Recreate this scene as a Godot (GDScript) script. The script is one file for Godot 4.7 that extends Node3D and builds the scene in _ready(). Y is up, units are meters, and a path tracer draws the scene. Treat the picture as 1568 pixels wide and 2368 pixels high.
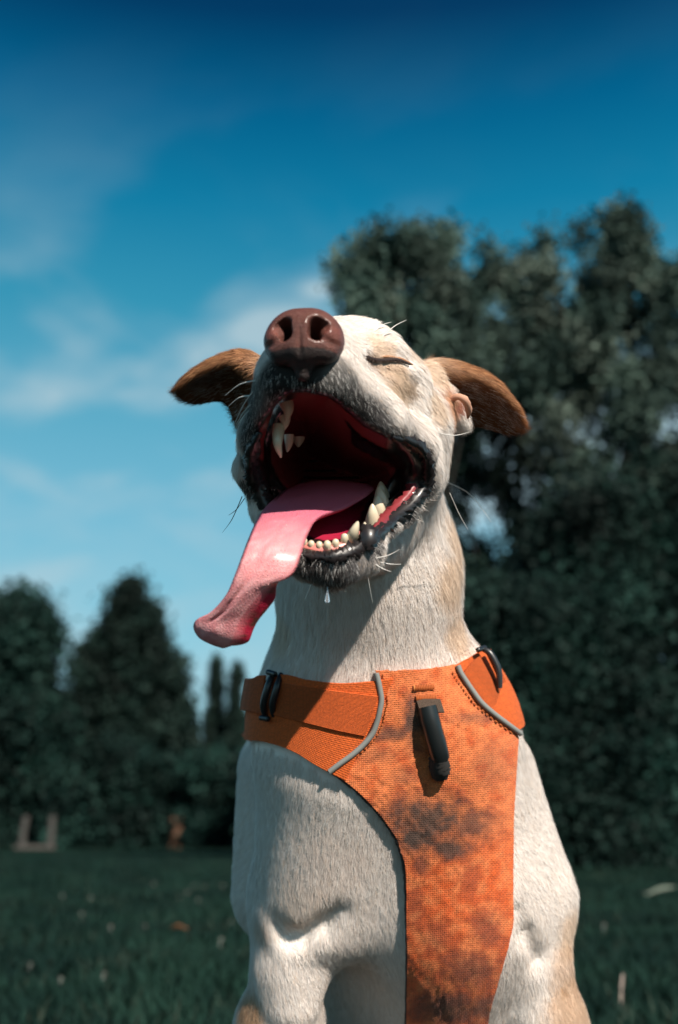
extends Node3D
# A panting dog in an orange harness on a lawn, trees behind. Metres, y up.

const FPX := 2539.0            # focal length in picture units (picture 1568 x 2368)
const PITCH := 16.5
const CAM := Vector3(0.0, 0.38, 0.0)
var RT := Vector3.RIGHT
var UP := Vector3.UP
var FW := Vector3.FORWARD
var rng := RandomNumberGenerator.new()
var noise := FastNoiseLite.new()
var t0 := 0

func stamp(s: String) -> void:
	print(s, " ", Time.get_ticks_msec() - t0, " ms")

# ---------- picture point + distance -> world point
func P(px: float, py: float, d: float) -> Vector3:
	return CAM + RT * ((px - 784.0) / FPX * d) + UP * ((1184.0 - py) / FPX * d) + FW * d

func PV(v: Vector3) -> Vector3:
	return P(v.x, v.y, v.z)

func to_px(p: Vector3) -> Vector3:
	var q := p - CAM
	var d := q.dot(FW)
	return Vector3(784.0 + FPX * q.dot(RT) / d, 1184.0 - FPX * q.dot(UP) / d, d)

func Pz(px: float, py: float, dist: float) -> Vector3:
	var dir := RT * ((px - 784.0) / FPX) + UP * ((1184.0 - py) / FPX) + FW
	return CAM + dir * (dist / -dir.z)

# ---------- meshes
func arr_mesh(v: PackedVector3Array, n: PackedVector3Array, idx: PackedInt32Array, col := PackedColorArray(), uv := PackedVector2Array(), uv2 := PackedVector2Array()) -> ArrayMesh:
	var a := []
	a.resize(Mesh.ARRAY_MAX)
	a[Mesh.ARRAY_VERTEX] = v
	a[Mesh.ARRAY_NORMAL] = n
	a[Mesh.ARRAY_INDEX] = idx
	if col.size():
		a[Mesh.ARRAY_COLOR] = col
	if uv.size():
		a[Mesh.ARRAY_TEX_UV] = uv
	if uv2.size():
		a[Mesh.ARRAY_TEX_UV2] = uv2
	var m := ArrayMesh.new()
	m.add_surface_from_arrays(Mesh.PRIMITIVE_TRIANGLES, a)
	return m

func part(called: String, m: Mesh, mat: Material, parent: Node, stuff := false, label := "") -> MeshInstance3D:
	var o := MeshInstance3D.new()
	o.name = called
	o.mesh = m
	if mat:
		o.material_override = mat
	parent.add_child(o, true)
	if parent != self and parent is Node3D:
		# vertices are given in world metres; take out where the parent stands
		var inv := Vector3.ZERO
		var q := parent
		while q != self and q is Node3D:
			inv -= q.position
			q = q.get_parent()
		o.position = inv
	if stuff:
		o.set_meta("kind", "stuff")
	if label:
		o.set_meta("label", label)
	return o

var taken := {}
func thing(called: String, label: String, category: String, at: Vector3, group := "") -> Node3D:
	var o := Node3D.new()
	var k: int = taken.get(called, 0)
	taken[called] = k + 1
	o.name = called if k == 0 else "%s_%03d" % [called, k]
	add_child(o)
	o.position = at
	o.set_meta("label", label)
	o.set_meta("category", category)
	if group:
		o.set_meta("group", group)
	return o

func mat(c: Color, rough := 0.8) -> StandardMaterial3D:
	var m := StandardMaterial3D.new()
	m.albedo_color = c.linear_to_srgb()
	m.roughness = rough
	return m

func vmat(rough := 0.9, spec := 0.5) -> StandardMaterial3D:
	var m := StandardMaterial3D.new()
	m.vertex_color_use_as_albedo = true
	m.roughness = rough
	m.metallic_specular = spec
	return m

# smooth curve through points
func curve(pts: Array, n: int) -> PackedVector3Array:
	var out := PackedVector3Array()
	var m := pts.size()
	for i in n + 1:
		var t := float(i) / n * (m - 1)
		var k := mini(int(t), m - 2)
		var f := t - k
		var a: Vector3 = pts[maxi(k - 1, 0)]
		var b: Vector3 = pts[k]
		var c: Vector3 = pts[k + 1]
		var d: Vector3 = pts[mini(k + 2, m - 1)]
		out.append(b.cubic_interpolate(c, a, d, f))
	return out

func pcurve(pts: Array, n: int) -> PackedVector3Array:
	var w := []
	for p in pts:
		w.append(PV(p))
	return curve(w, n)

# tube along a line; radius varies from list; flat squashes across 'side'
func tube(pts: PackedVector3Array, radii: Array, sides := 8, bump := 0.0, bump_scale := 200.0, capped := true) -> ArrayMesh:
	var v := PackedVector3Array()
	var nn := PackedVector3Array()
	var uv := PackedVector2Array()
	var idx := PackedInt32Array()
	var m := pts.size()
	var ref := Vector3(0.31, 0.27, 0.91).normalized()
	var along := 0.0
	for i in m:
		var tan := (pts[mini(i + 1, m - 1)] - pts[maxi(i - 1, 0)]).normalized()
		var s := tan.cross(ref)
		if s.length() < 0.05:
			s = tan.cross(Vector3.RIGHT)
		s = s.normalized()
		var u := s.cross(tan).normalized()
		ref = ref.lerp(u, 0.0)
		var t := float(i) / (m - 1) * (radii.size() - 1)
		var k := mini(int(t), maxi(radii.size() - 2, 0))
		var r: float = radii[0] if radii.size() == 1 else lerpf(radii[k], radii[k + 1], t - k)
		if i:
			along += pts[i].distance_to(pts[i - 1])
		for j in sides + 1:
			var a := TAU * j / sides
			var nd := s * cos(a) + u * sin(a)
			var q := pts[i] + nd * r
			if bump > 0.0:
				q += nd * r * bump * noise.get_noise_3dv(q * bump_scale)
			v.append(q)
			nn.append(nd)
			uv.append(Vector2(float(j) / sides, along))
	for i in m - 1:
		for j in sides:
			var a := i * (sides + 1) + j
			var b := a + sides + 1
			idx.append_array([a, a + 1, b, a + 1, b + 1, b])
	if capped:
		for e in 2:
			var at := 0 if e == 0 else (m - 1) * (sides + 1)
			var c := v.size()
			var dir := (pts[0] - pts[1]).normalized() if e == 0 else (pts[m - 1] - pts[m - 2]).normalized()
			v.append(pts[0] if e == 0 else pts[m - 1])
			nn.append(dir)
			uv.append(Vector2.ZERO)
			for j in sides:
				idx.append_array([c, at + j + 1, at + j] if e == 0 else [c, at + j, at + j + 1])
	return arr_mesh(v, nn, idx, PackedColorArray(), uv)

# a sheet with thickness from a grid of points (rows x cols); back lies 'th' behind along -normal
func sheet(g: Array, th: float, uvs := Vector2(1, 1), uv2fn = null, colfn = null) -> ArrayMesh:
	var rows := g.size()
	var cols: int = g[0].size()
	var nrm := []
	for i in rows:
		var line := PackedVector3Array()
		for j in cols:
			var a: Vector3 = g[mini(i + 1, rows - 1)][j] - g[maxi(i - 1, 0)][j]
			var b: Vector3 = g[i][mini(j + 1, cols - 1)] - g[i][maxi(j - 1, 0)]
			line.append(b.cross(a).normalized() * -1.0)
		nrm.append(line)
	var v := PackedVector3Array()
	var n := PackedVector3Array()
	var uv := PackedVector2Array()
	var uv2 := PackedVector2Array()
	var col := PackedColorArray()
	var idx := PackedInt32Array()
	for side in 2:
		var off := v.size()
		for i in rows:
			for j in cols:
				var q: Vector3 = g[i][j]
				var nd: Vector3 = nrm[i][j]
				v.append(q if side == 0 else q - nd * th)
				n.append(nd if side == 0 else -nd)
				uv.append(Vector2(j * uvs.x / (cols - 1), i * uvs.y / (rows - 1)))
				uv2.append(uv2fn.call(i, j) if uv2fn != null else Vector2(float(j) / (cols - 1), float(i) / (rows - 1)))
				if colfn != null:
					col.append(colfn.call(i, j, side))
		for i in rows - 1:
			for j in cols - 1:
				var a := off + i * cols + j
				var b := a + cols
				if side == 0:
					idx.append_array([a, a + 1, b, a + 1, b + 1, b])
				else:
					idx.append_array([a, b, a + 1, a + 1, b, b + 1])
	# rim
	var ring := []
	for j in cols: ring.append(j)
	for i in range(1, rows): ring.append(i * cols + cols - 1)
	for j in range(cols - 2, -1, -1): ring.append((rows - 1) * cols + j)
	for i in range(rows - 2, 0, -1): ring.append(i * cols)
	var full := rows * cols
	var start := v.size()
	var cen := Vector3.ZERO
	for k in ring: cen += v[k]
	cen /= ring.size()
	for k in ring:
		for s in 2:
			v.append(v[k + s * full])
			n.append((v[k] - cen).normalized())
			uv.append(uv[k]); uv2.append(uv2[k])
			if colfn != null: col.append(col[k + s * full])
	for k in ring.size():
		var a := start + k * 2
		var b := start + ((k + 1) % ring.size()) * 2
		idx.append_array([a, a + 1, b, b, a + 1, b + 1])
	return arr_mesh(v, n, idx, col, uv, uv2)

func ss(a: float, b: float, x: float) -> float:
	var t := clampf((x - a) / (b - a), 0.0, 1.0)
	return t * t * (3.0 - 2.0 * t)

# ---------- solid fields: tapered capsules joined by a smooth minimum, some carved out, meshed as surface nets
class Field:
	var A := PackedVector3Array()
	var BA := PackedVector3Array()
	var RA := PackedFloat32Array()
	var RB := PackedFloat32Array()
	var K := PackedFloat32Array()
	var IV := PackedFloat32Array()
	var OP := PackedInt32Array()      # 0 add, 1 carve, 2 special carve
	var special: Callable
	var verts := PackedVector3Array()
	var norms := PackedVector3Array()
	var wet := PackedByteArray()
	var idx := PackedInt32Array()

	func add(a: Vector3, b: Vector3, ra: float, rb: float, k := 0.012, op := 0) -> void:
		A.append(a)
		BA.append(b - a)
		RA.append(ra)
		RB.append(rb - ra)
		K.append(k)
		IV.append(1.0 / maxf((b - a).length_squared(), 1e-9))
		OP.append(op)

	func one(i: int, p: Vector3) -> float:
		if OP[i] == 2:
			return special.call(p)
		var q := p - A[i]
		var h := clampf(q.dot(BA[i]) * IV[i], 0.0, 1.0)
		return (q - BA[i] * h).length() - RA[i] - RB[i] * h

	func val(p: Vector3, use: PackedInt32Array) -> float:
		var d := 1e3
		for i in use:
			var e: float
			var op := OP[i]
			if op == 2:
				e = special.call(p)
			else:
				var q := p - A[i]
				var h := clampf(q.dot(BA[i]) * IV[i], 0.0, 1.0)
				e = (q - BA[i] * h).length() - RA[i] - RB[i] * h
			var k := K[i]
			if op == 0:
				var t := k - absf(d - e)
				d = minf(d, e)
				if t > 0.0:
					d -= t * t * 0.25 / k
			else:
				e = -e
				var t := k - absf(d - e)
				d = maxf(d, e)
				if t > 0.0:
					d += t * t * 0.25 / k
		return d

	func all() -> PackedInt32Array:
		return PackedInt32Array(range(A.size()))

	func grad(p: Vector3, use: PackedInt32Array, e := 0.0015) -> Vector3:
		var c := val(p, use)
		return Vector3(val(p + Vector3(e, 0, 0), use) - c, val(p + Vector3(0, e, 0), use) - c, val(p + Vector3(0, 0, e), use) - c).normalized()

	func build(lo: Vector3, hi: Vector3, cell: float) -> void:
		const B := 8
		var nb := Vector3i(((hi - lo) / (cell * B)).ceil())
		var sx := nb.x * B
		var sy := nb.y * B
		var sz := nb.z * B
		var sxy := sx * sy
		var g := PackedFloat32Array()
		g.resize(sx * sy * sz)
		g.fill(1e3)
		var rad := cell * B * 0.5 * 1.7321
		var kmax := 0.0
		for k in K: kmax = maxf(kmax, k)
		var every := all()
		var live: Array[Vector3i] = []
		for bz in nb.z:
			for by in nb.y:
				for bx in nb.x:
					var c := lo + Vector3(bx + 0.5, by + 0.5, bz + 0.5) * (cell * B)
					var near := 1e3
					var ds := PackedFloat32Array()
					for i in every:
						if OP[i] == 2:
							ds.append(0.0)
							continue
						var e := one(i, c)
						ds.append(e)
						if OP[i] == 0: near = minf(near, e)
					if near - kmax > rad * 1.3:
						continue
					var use := PackedInt32Array()
					var total := val(c, every)
					if absf(total) > rad * 1.35 + cell * 2.0:
						continue
					for i in every:
						if OP[i] == 2:
							if absf(special.call(c)) < rad * 2.2 + 0.01 or special.call(c) < 0.0: use.append(i)
						elif ds[i] < (near if OP[i] == 0 else 0.0) + rad * 2.0 + K[i] * 1.2:
							use.append(i)
					live.append(Vector3i(bx, by, bz))
					for k in B:
						for j in B:
							var at := (bz * B + k) * sxy + (by * B + j) * sx + bx * B
							var p := lo + Vector3(bx * B, by * B + j, bz * B + k) * cell
							for i in B:
								g[at + i] = val(p, use)
								p.x += cell
		# one vertex in each crossed cell
		var vid := PackedInt32Array()
		vid.resize(g.size())
		vid.fill(-1)
		var o := PackedInt32Array([0, 1, sx, sx + 1, sxy, sxy + 1, sxy + sx, sxy + sx + 1])
		var edges := PackedInt32Array([0, 1, 2, 3, 4, 5, 6, 7, 0, 2, 1, 3, 4, 6, 5, 7, 0, 4, 1, 5, 2, 6, 3, 7])
		var corner := [Vector3(0, 0, 0), Vector3(1, 0, 0), Vector3(0, 1, 0), Vector3(1, 1, 0), Vector3(0, 0, 1), Vector3(1, 0, 1), Vector3(0, 1, 1), Vector3(1, 1, 1)]
		var cp := PackedVector3Array(corner)
		var cells := PackedInt32Array()
		var f := PackedFloat32Array()
		f.resize(8)
		for b in live:
			for k in B:
				var z := b.z * B + k
				if z >= sz - 1: continue
				for j in B:
					var y := b.y * B + j
					if y >= sy - 1: continue
					for i in B:
						var x := b.x * B + i
						if x >= sx - 1: continue
						var at := z * sxy + y * sx + x
						var g0 := g[at]
						if absf(g0) > cell * 3.0: continue
						var neg := 0
						var bad := false
						for c in 8:
							var w := g[at + o[c]]
							f[c] = w
							if w < 0.0: neg += 1
							if w > 900.0: bad = true
						if bad or neg == 0 or neg == 8: continue
						var s := Vector3.ZERO
						var n := 0
						for e in 12:
							var c1 := edges[e * 2]
							var c2 := edges[e * 2 + 1]
							if (f[c1] < 0.0) != (f[c2] < 0.0):
								s += cp[c1].lerp(cp[c2], f[c1] / (f[c1] - f[c2]))
								n += 1
						vid[at] = verts.size()
						cells.append(at)
						verts.append(lo + (Vector3(x, y, z) + s / n) * cell)
						norms.append(Vector3(f[1] + f[3] + f[5] + f[7] - f[0] - f[2] - f[4] - f[6], f[2] + f[3] + f[6] + f[7] - f[0] - f[1] - f[4] - f[5], f[4] + f[5] + f[6] + f[7] - f[0] - f[1] - f[2] - f[3]).normalized())
		# quads round crossed edges
		var ax := PackedInt32Array([1, sx, sxy])
		for at in cells:
			var in0 := g[at] < 0.0
			for a in 3:
				var w := g[at + ax[a]]
				if w > 900.0 or (w < 0.0) == in0: continue
				var u := ax[(a + 1) % 3]
				var v := ax[(a + 2) % 3]
				if at - u - v < 0: continue
				var q0 := vid[at]
				var q1 := vid[at - u]
				var q2 := vid[at - u - v]
				var q3 := vid[at - v]
				if q1 < 0 or q2 < 0 or q3 < 0: continue
				if in0:
					idx.append_array([q0, q2, q1, q0, q3, q2])
				else:
					idx.append_array([q0, q1, q2, q0, q2, q3])

# ---------- the dog
var F := Field.new()
var HB := Field.new()                 # the body as taut cloth sees it: hollows bridged
var mouth_grid := PackedFloat32Array()
const MX0 := 520.0
const MY0 := 860.0
const MST := 5.0
const MW := 106
const MH := 92

func cap(x1: float, y1: float, d1: float, r1: float, x2: float, y2: float, d2: float, r2: float, k := 0.012, op := 0) -> void:
	F.add(P(x1, y1, d1), P(x2, y2, d2), r1 * d1 / FPX, r2 * d2 / FPX, k, op)

func hcap(x1: float, y1: float, d1: float, r1: float, x2: float, y2: float, d2: float, r2: float, k := 0.012) -> void:
	cap(x1, y1, d1, r1, x2, y2, d2, r2, k)
	HB.add(P(x1, y1, d1), P(x2, y2, d2), r1 * d1 / FPX, r2 * d2 / FPX, k)

func mouth_outline() -> PackedVector2Array:
	return PackedVector2Array([Vector2(640, 935), Vector2(665, 912), Vector2(700, 906), Vector2(760, 918), Vector2(805, 955), Vector2(845, 990), Vector2(895, 1012), Vector2(940, 1022), Vector2(968, 1042), Vector2(982, 1075), Vector2(975, 1120), Vector2(940, 1165), Vector2(890, 1205), Vector2(850, 1238), Vector2(800, 1266), Vector2(740, 1274), Vector2(690, 1262), Vector2(630, 1190), Vector2(590, 1120), Vector2(581, 1070), Vector2(588, 1020), Vector2(615, 970)])

func make_mouth_grid() -> void:
	var o := mouth_outline()
	var n := o.size()
	mouth_grid.resize(MW * MH)
	for j in MH:
		for i in MW:
			var p := Vector2(MX0 + i * MST, MY0 + j * MST)
			var best := 1e9
			for k in n:
				best = minf(best, Geometry2D.get_closest_point_to_segment(p, o[k], o[(k + 1) % n]).distance_to(p))
			mouth_grid[j * MW + i] = -best if Geometry2D.is_point_in_polygon(p, o) else best

func mouth_sd(px: float, py: float) -> float:
	var gx := clampf((px - MX0) / MST, 0.0, MW - 2.0)
	var gy := clampf((py - MY0) / MST, 0.0, MH - 2.0)
	return mouth_grid[int(gy) * MW + int(gx)]

func cavity(p: Vector3) -> float:
	var q := p - CAM
	var d := q.dot(FW)
	var gx := (784.0 + FPX * q.dot(RT) / d - MX0) / MST
	var gy := (1184.0 - FPX * q.dot(UP) / d - MY0) / MST
	if gx < 0.0 or gy < 0.0 or gx >= MW - 1.01 or gy >= MH - 1.01 or d < 0.3:
		return 0.03
	var i := int(gx)
	var j := int(gy)
	var fx := gx - i
	var fy := gy - j
	var at := j * MW + i
	var s := lerpf(lerpf(mouth_grid[at], mouth_grid[at + 1], fx), lerpf(mouth_grid[at + MW], mouth_grid[at + MW + 1], fx), fy) * d / FPX
	s += maxf(0.0, d - 0.64) * 0.26
	var py := MY0 + gy * MST
	var back := 0.80 - 0.06 * clampf((py - 1060.0) / 70.0, 0.0, 1.0) - 0.085 * clampf((py - 1125.0) / 135.0, 0.0, 1.0)
	return maxf(s, (d - back) * 0.8)

func dog_field() -> void:
	make_mouth_grid()
	F.special = cavity
	# neck and body
	cap(835, 1130, .818, 185, 850, 1320, .832, 203, .02)
	hcap(850, 1320, .832, 203, 860, 1560, .845, 212, .02)
	hcap(800, 1640, .852, 205, 980, 1640, .852, 182, .03)
	hcap(1000, 1745, .855, 205, 1050, 2080, .872, 212, .03)
	hcap(820, 1770, .853, 200, 790, 2030, .866, 170, .03)
	hcap(700, 1790, .935, 150, 660, 2060, .930, 124, .035)
	hcap(1130, 1790, .890, 105, 1213, 2080, .885, 114, .025)
	hcap(785, 1810, .840, 150, 708, 2105, .836, 100, .045)
	hcap(1058, 2080, .872, 215, 1035, 2420, .90, 165, .03)
	hcap(880, 2080, .935, 175, 900, 2420, .965, 130, .03)
	# front legs
	cap(690, 2080, .862, 105, 668, 2240, .834, 80, .022)
	cap(668, 2240, .834, 80, 646, 2375, .842, 90, .012)
	cap(690, 2165, .826, 46, 676, 2320, .820, 56, .012)
	cap(1213, 2085, .872, 110, 1238, 2235, .850, 76, .014)
	cap(1238, 2235, .850, 76, 1256, 2380, .852, 92, .012)
	cap(1195, 2140, .838, 40, 1235, 2320, .838, 55, .012)
	for s in [[646.0, -1.0], [1256.0, 1.0]]:
		var e := P(s[0], 2375, .846)
		var w := Vector3(e.x, 0.09, e.z + 0.012)
		F.add(e, w, 0.033, 0.022, 0.015)
		F.add(w, Vector3(e.x, 0.035, e.z + 0.02), 0.022, 0.024, 0.012)
		for t in 4:
			var tx: float = e.x + (t - 1.5) * 0.014
			F.add(Vector3(tx, 0.024, e.z + 0.03), Vector3(tx, 0.016, e.z + 0.075 - absf(t - 1.5) * 0.008), 0.014, 0.013, 0.006)
	# torso, haunches, hind feet and tail behind
	F.add(Vector3(.055, .33, -1.05), Vector3(.055, .17, -1.40), .115, .115, .04)
	for s in [-1.0, 1.0]:
		var hx: float = .06 + s * .065
		F.add(Vector3(hx, .17, -1.40), Vector3(hx + s * .012, .15, -1.22), .075, .052, .03)
		F.add(Vector3(hx + s * .012, .15, -1.22), Vector3(hx + s * .012, .045, -1.33), .045, .026, .02)
		F.add(Vector3(hx + s * .012, .03, -1.33), Vector3(hx + s * .015, .024, -1.15), .026, .024, .015)
	F.add(Vector3(.055, .075, -1.50), Vector3(.12, .03, -1.66), .026, .02, .02)
	F.add(Vector3(.12, .03, -1.66), Vector3(.26, .018, -1.70), .02, .011, .01)
	# skull, brow and cheeks
	cap(815, 1010, .748, 198, 830, 1100, .77, 190, .02)
	cap(880, 835, .70, 62, 930, 880, .71, 60, .014)
	cap(838, 822, .69, 50, 760, 850, .68, 60, .02)
	cap(960, 985, .735, 88, 955, 1090, .735, 78, .016)
	cap(900, 900, .70, 70, 940, 990, .71, 72, .016)
	cap(612, 1030, .72, 64, 618, 1110, .72, 60, .014)
	cap(985, 880, .752, 45, 1010, 960, .755, 42, .012)
	cap(1030, 915, .757, 26, 1066, 978, .768, 22, .008)
	cap(668, 890, .772, 52, 632, 965, .778, 46, .014)
	# muzzle
	cap(706, 815, .628, 86, 775, 880, .68, 150, .02)
	cap(703, 860, .615, 70, 700, 890, .62, 55, .012)
	cap(650, 880, .617, 62, 605, 1010, .645, 46, .014)
	cap(605, 1010, .645, 46, 578, 1085, .68, 32, .012)
	cap(578, 1085, .68, 32, 612, 1180, .685, 24, .01)
	cap(760, 885, .617, 72, 870, 975, .65, 62, .014)
	cap(870, 975, .65, 62, 965, 1040, .695, 48, .012)
	cap(965, 1040, .695, 48, 982, 1100, .705, 32, .01)
	cap(982, 1100, .705, 32, 926, 1186, .692, 28, .01)
	cap(690, 960, .69, 90, 720, 1060, .74, 130, .012)
	cap(640, 1000, .69, 60, 640, 1090, .71, 60, .012)
	# lower jaw
	cap(926, 1186, .692, 28, 842, 1258, .655, 34, .01)
	cap(842, 1258, .655, 36, 770, 1300, .636, 42, .01)
	cap(770, 1300, .636, 44, 705, 1292, .638, 40, .01)
	cap(770, 1303, .636, 42, 842, 1292, .648, 38, .012)
	cap(705, 1292, .638, 40, 612, 1180, .69, 30, .01)
	cap(775, 1290, .672, 66, 830, 1195, .745, 135, .012)
	cap(760, 1255, .68, 80, 720, 1180, .74, 110, .012)
	# carved: mouth, closed eye, ear hollow, folds
	F.add(P(780, 1080, .66), P(781, 1080, .66), .11, .11, .005, 2)
	var e1 := eye_line()
	for i in e1.size() - 1:
		F.add(e1[i], e1[i + 1], .0022, .0022, .003, 1)
	for w in [[Vector2(858, 846), Vector2(890, 858), Vector2(930, 862)], [Vector2(885, 812), Vector2(920, 815), Vector2(955, 832)], [Vector2(945, 870), Vector2(962, 890), Vector2(965, 915)]]:
		for i in 2:
			F.add(hit(F, w[i].x, w[i].y, F.all(), .55), hit(F, w[i + 1].x, w[i + 1].y, F.all(), .55), .0011, .0011, .0035, 1)
	# folds of loose skin at the armpits and behind the cheek
	for w in [[.0022, .016, Vector2(640, 2140), Vector2(665, 2165), Vector2(700, 2168), Vector2(745, 2140), Vector2(780, 2110)], [.0018, .014, Vector2(1200, 2110), Vector2(1215, 2160), Vector2(1240, 2220)], [.0010, .008, Vector2(1000, 960), Vector2(1020, 1010), Vector2(1018, 1060)]]:
		for i in range(2, w.size() - 1):
			F.add(hit(F, w[i].x, w[i].y, F.all(), .55), hit(F, w[i + 1].x, w[i + 1].y, F.all(), .55), w[0], w[0], w[1], 1)
	cap(1062, 930, .742, 11, 1074, 948, .752, 10, .004, 1)

func eye_pts() -> Array:
	return [Vector2(848, 824), Vector2(868, 832), Vector2(893, 833), Vector2(920, 832), Vector2(948, 842)]

var eye_cache := PackedVector3Array()
func eye_line() -> PackedVector3Array:
	if eye_cache.is_empty():
		var use := F.all()
		for q in eye_pts():
			eye_cache.append(hit(F, q.x, q.y, use, .55))
	return eye_cache

func hit(f: Field, px: float, py: float, use: PackedInt32Array, from := .5) -> Vector3:
	var dir := (P(px, py, 1.0) - CAM).normalized()
	var p := CAM + dir * from
	for i in 40:
		var d := f.val(p, use)
		if d < 0.0002:
			break
		p += dir * d * 0.92
		if (p - CAM).length() > 1.4:
			break
	return p

func shrink(f: Field, p: Vector3, off: float, use: PackedInt32Array) -> Vector3:
	for i in 8:
		var d := f.val(p, use)
		p -= f.grad(p, use) * (d - off)
	return p

# coat: patches of colour that belong to the fur (place, reach, colour)
var patches := []
var dry_parts := PackedInt32Array()
func patch(x: float, y: float, d: float, r: float, c: Color, s := 1.0) -> void:
	var h := hit(F, x, y, dry_parts)
	var z := to_px(h).z
	patches.append([h if z < d + .08 else P(x, y, d), r * d / FPX, c, s])

const WHITE := Color(.78, .715, .67)
const CREAM := Color(.66, .50, .37)
const TAN := Color(.50, .31, .18)
const BROWN := Color(.30, .13, .055)

func dog_coat() -> void:
	for i in F.A.size():
		if F.OP[i] == 0: dry_parts.append(i)
	patch(925, 890, .70, 55, Color(.52, .36, .23), .8)
	patch(955, 890, .705, 28, Color(.30, .19, .11), .7)
	patch(885, 820, .69, 55, Color(.62, .45, .32), .8)
	patch(860, 828, .68, 20, Color(.16, .08, .045), .8)
	patch(950, 800, .70, 50, CREAM, .5)
	patch(1000, 850, .75, 55, CREAM, .9)
	patch(1010, 930, .75, 45, CREAM, .8)
	patch(1045, 945, .75, 60, Color(.60, .33, .21), 1.0)
	patch(1062, 935, .75, 20, Color(.45, .16, .12), .9)
	patches.append([P(640, 920, .775), .028, BROWN, .9])
	patch(1055, 1040, .74, 50, CREAM, .7)
	patch(1045, 1330, .80, 70, CREAM, .9)
	patch(1050, 1230, .80, 60, CREAM, .8)
	patch(1055, 1450, .80, 60, CREAM, .9)
	patch(650, 1450, .80, 60, CREAM, .6)
	patch(700, 2090, .83, 60, Color(.64, .53, .45), .5)
	patch(770, 1990, .83, 90, Color(.70, .60, .54), .5)
	patch(690, 2165, .83, 40, Color(.55, .45, .37), .4)
	patch(575, 2340, .90, 50, TAN, .9)
	patch(600, 2150, .86, 30, TAN, .35)
	patch(1330, 2330, .90, 75, TAN, .8)
	patch(1320, 2150, .90, 55, CREAM, .8)
	patch(1310, 2230, .90, 50, TAN, .6)
	patch(703, 790, .602, 70, Color(.05, .03, .028), 1.0)
	# dark muzzle round the nose and along the lips
	patch(700, 890, .60, 90, Color(.035, .03, .03), 1.0)
	patch(645, 890, .61, 66, Color(.06, .055, .055), .9)
	patch(765, 900, .605, 72, Color(.06, .055, .055), .9)
	patch(835, 960, .63, 56, Color(.10, .095, .09), .85)
	patch(608, 970, .63, 75, Color(.10, .095, .09), .85)
	patch(590, 1060, .66, 36, Color(.08, .075, .07), .85)
	patch(930, 1000, .67, 30, Color(.14, .12, .11), .8)
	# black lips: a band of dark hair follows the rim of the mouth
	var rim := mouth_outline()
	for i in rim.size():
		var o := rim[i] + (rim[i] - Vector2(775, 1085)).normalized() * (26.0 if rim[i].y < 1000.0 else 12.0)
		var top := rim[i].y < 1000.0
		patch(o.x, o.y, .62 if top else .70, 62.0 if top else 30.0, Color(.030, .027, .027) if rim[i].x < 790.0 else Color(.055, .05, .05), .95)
	patch(650, 920, .61, 60, Color(.032, .03, .03), 1.0)
	patch(755, 925, .61, 55, Color(.032, .03, .03), 1.0)
	patch(800, 950, .62, 45, Color(.05, .046, .045), .9)
	patch(600, 1010, .64, 60, Color(.06, .056, .055), .9)  # left side of the muzzle: dark hair, with its shade painted in
	patch(790, 860, .62, 45, Color(.13, .125, .12), .8)
	patch(880, 985, .65, 45, Color(.11, .10, .10), .9)
	patch(590, 910, .63, 50, Color(.16, .155, .15), .8)
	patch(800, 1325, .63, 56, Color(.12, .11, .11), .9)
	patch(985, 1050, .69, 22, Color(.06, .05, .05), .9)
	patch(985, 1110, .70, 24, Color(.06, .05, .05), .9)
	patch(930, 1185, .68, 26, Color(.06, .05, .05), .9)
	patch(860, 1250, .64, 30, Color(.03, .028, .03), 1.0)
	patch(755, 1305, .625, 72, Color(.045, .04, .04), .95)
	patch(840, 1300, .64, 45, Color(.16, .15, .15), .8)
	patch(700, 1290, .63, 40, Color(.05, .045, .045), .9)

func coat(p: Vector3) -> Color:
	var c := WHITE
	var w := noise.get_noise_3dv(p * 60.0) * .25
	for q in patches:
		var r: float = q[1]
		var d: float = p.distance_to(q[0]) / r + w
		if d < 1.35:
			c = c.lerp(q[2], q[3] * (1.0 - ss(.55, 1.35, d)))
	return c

# which way the hair lies: place, direction in the picture plane and away
var combs := []
func comb(x: float, y: float, d: float, dx: float, dy: float, dd := 0.0) -> void:
	combs.append([P(x, y, d), (RT * dx - UP * dy + FW * dd).normalized()])

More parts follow.
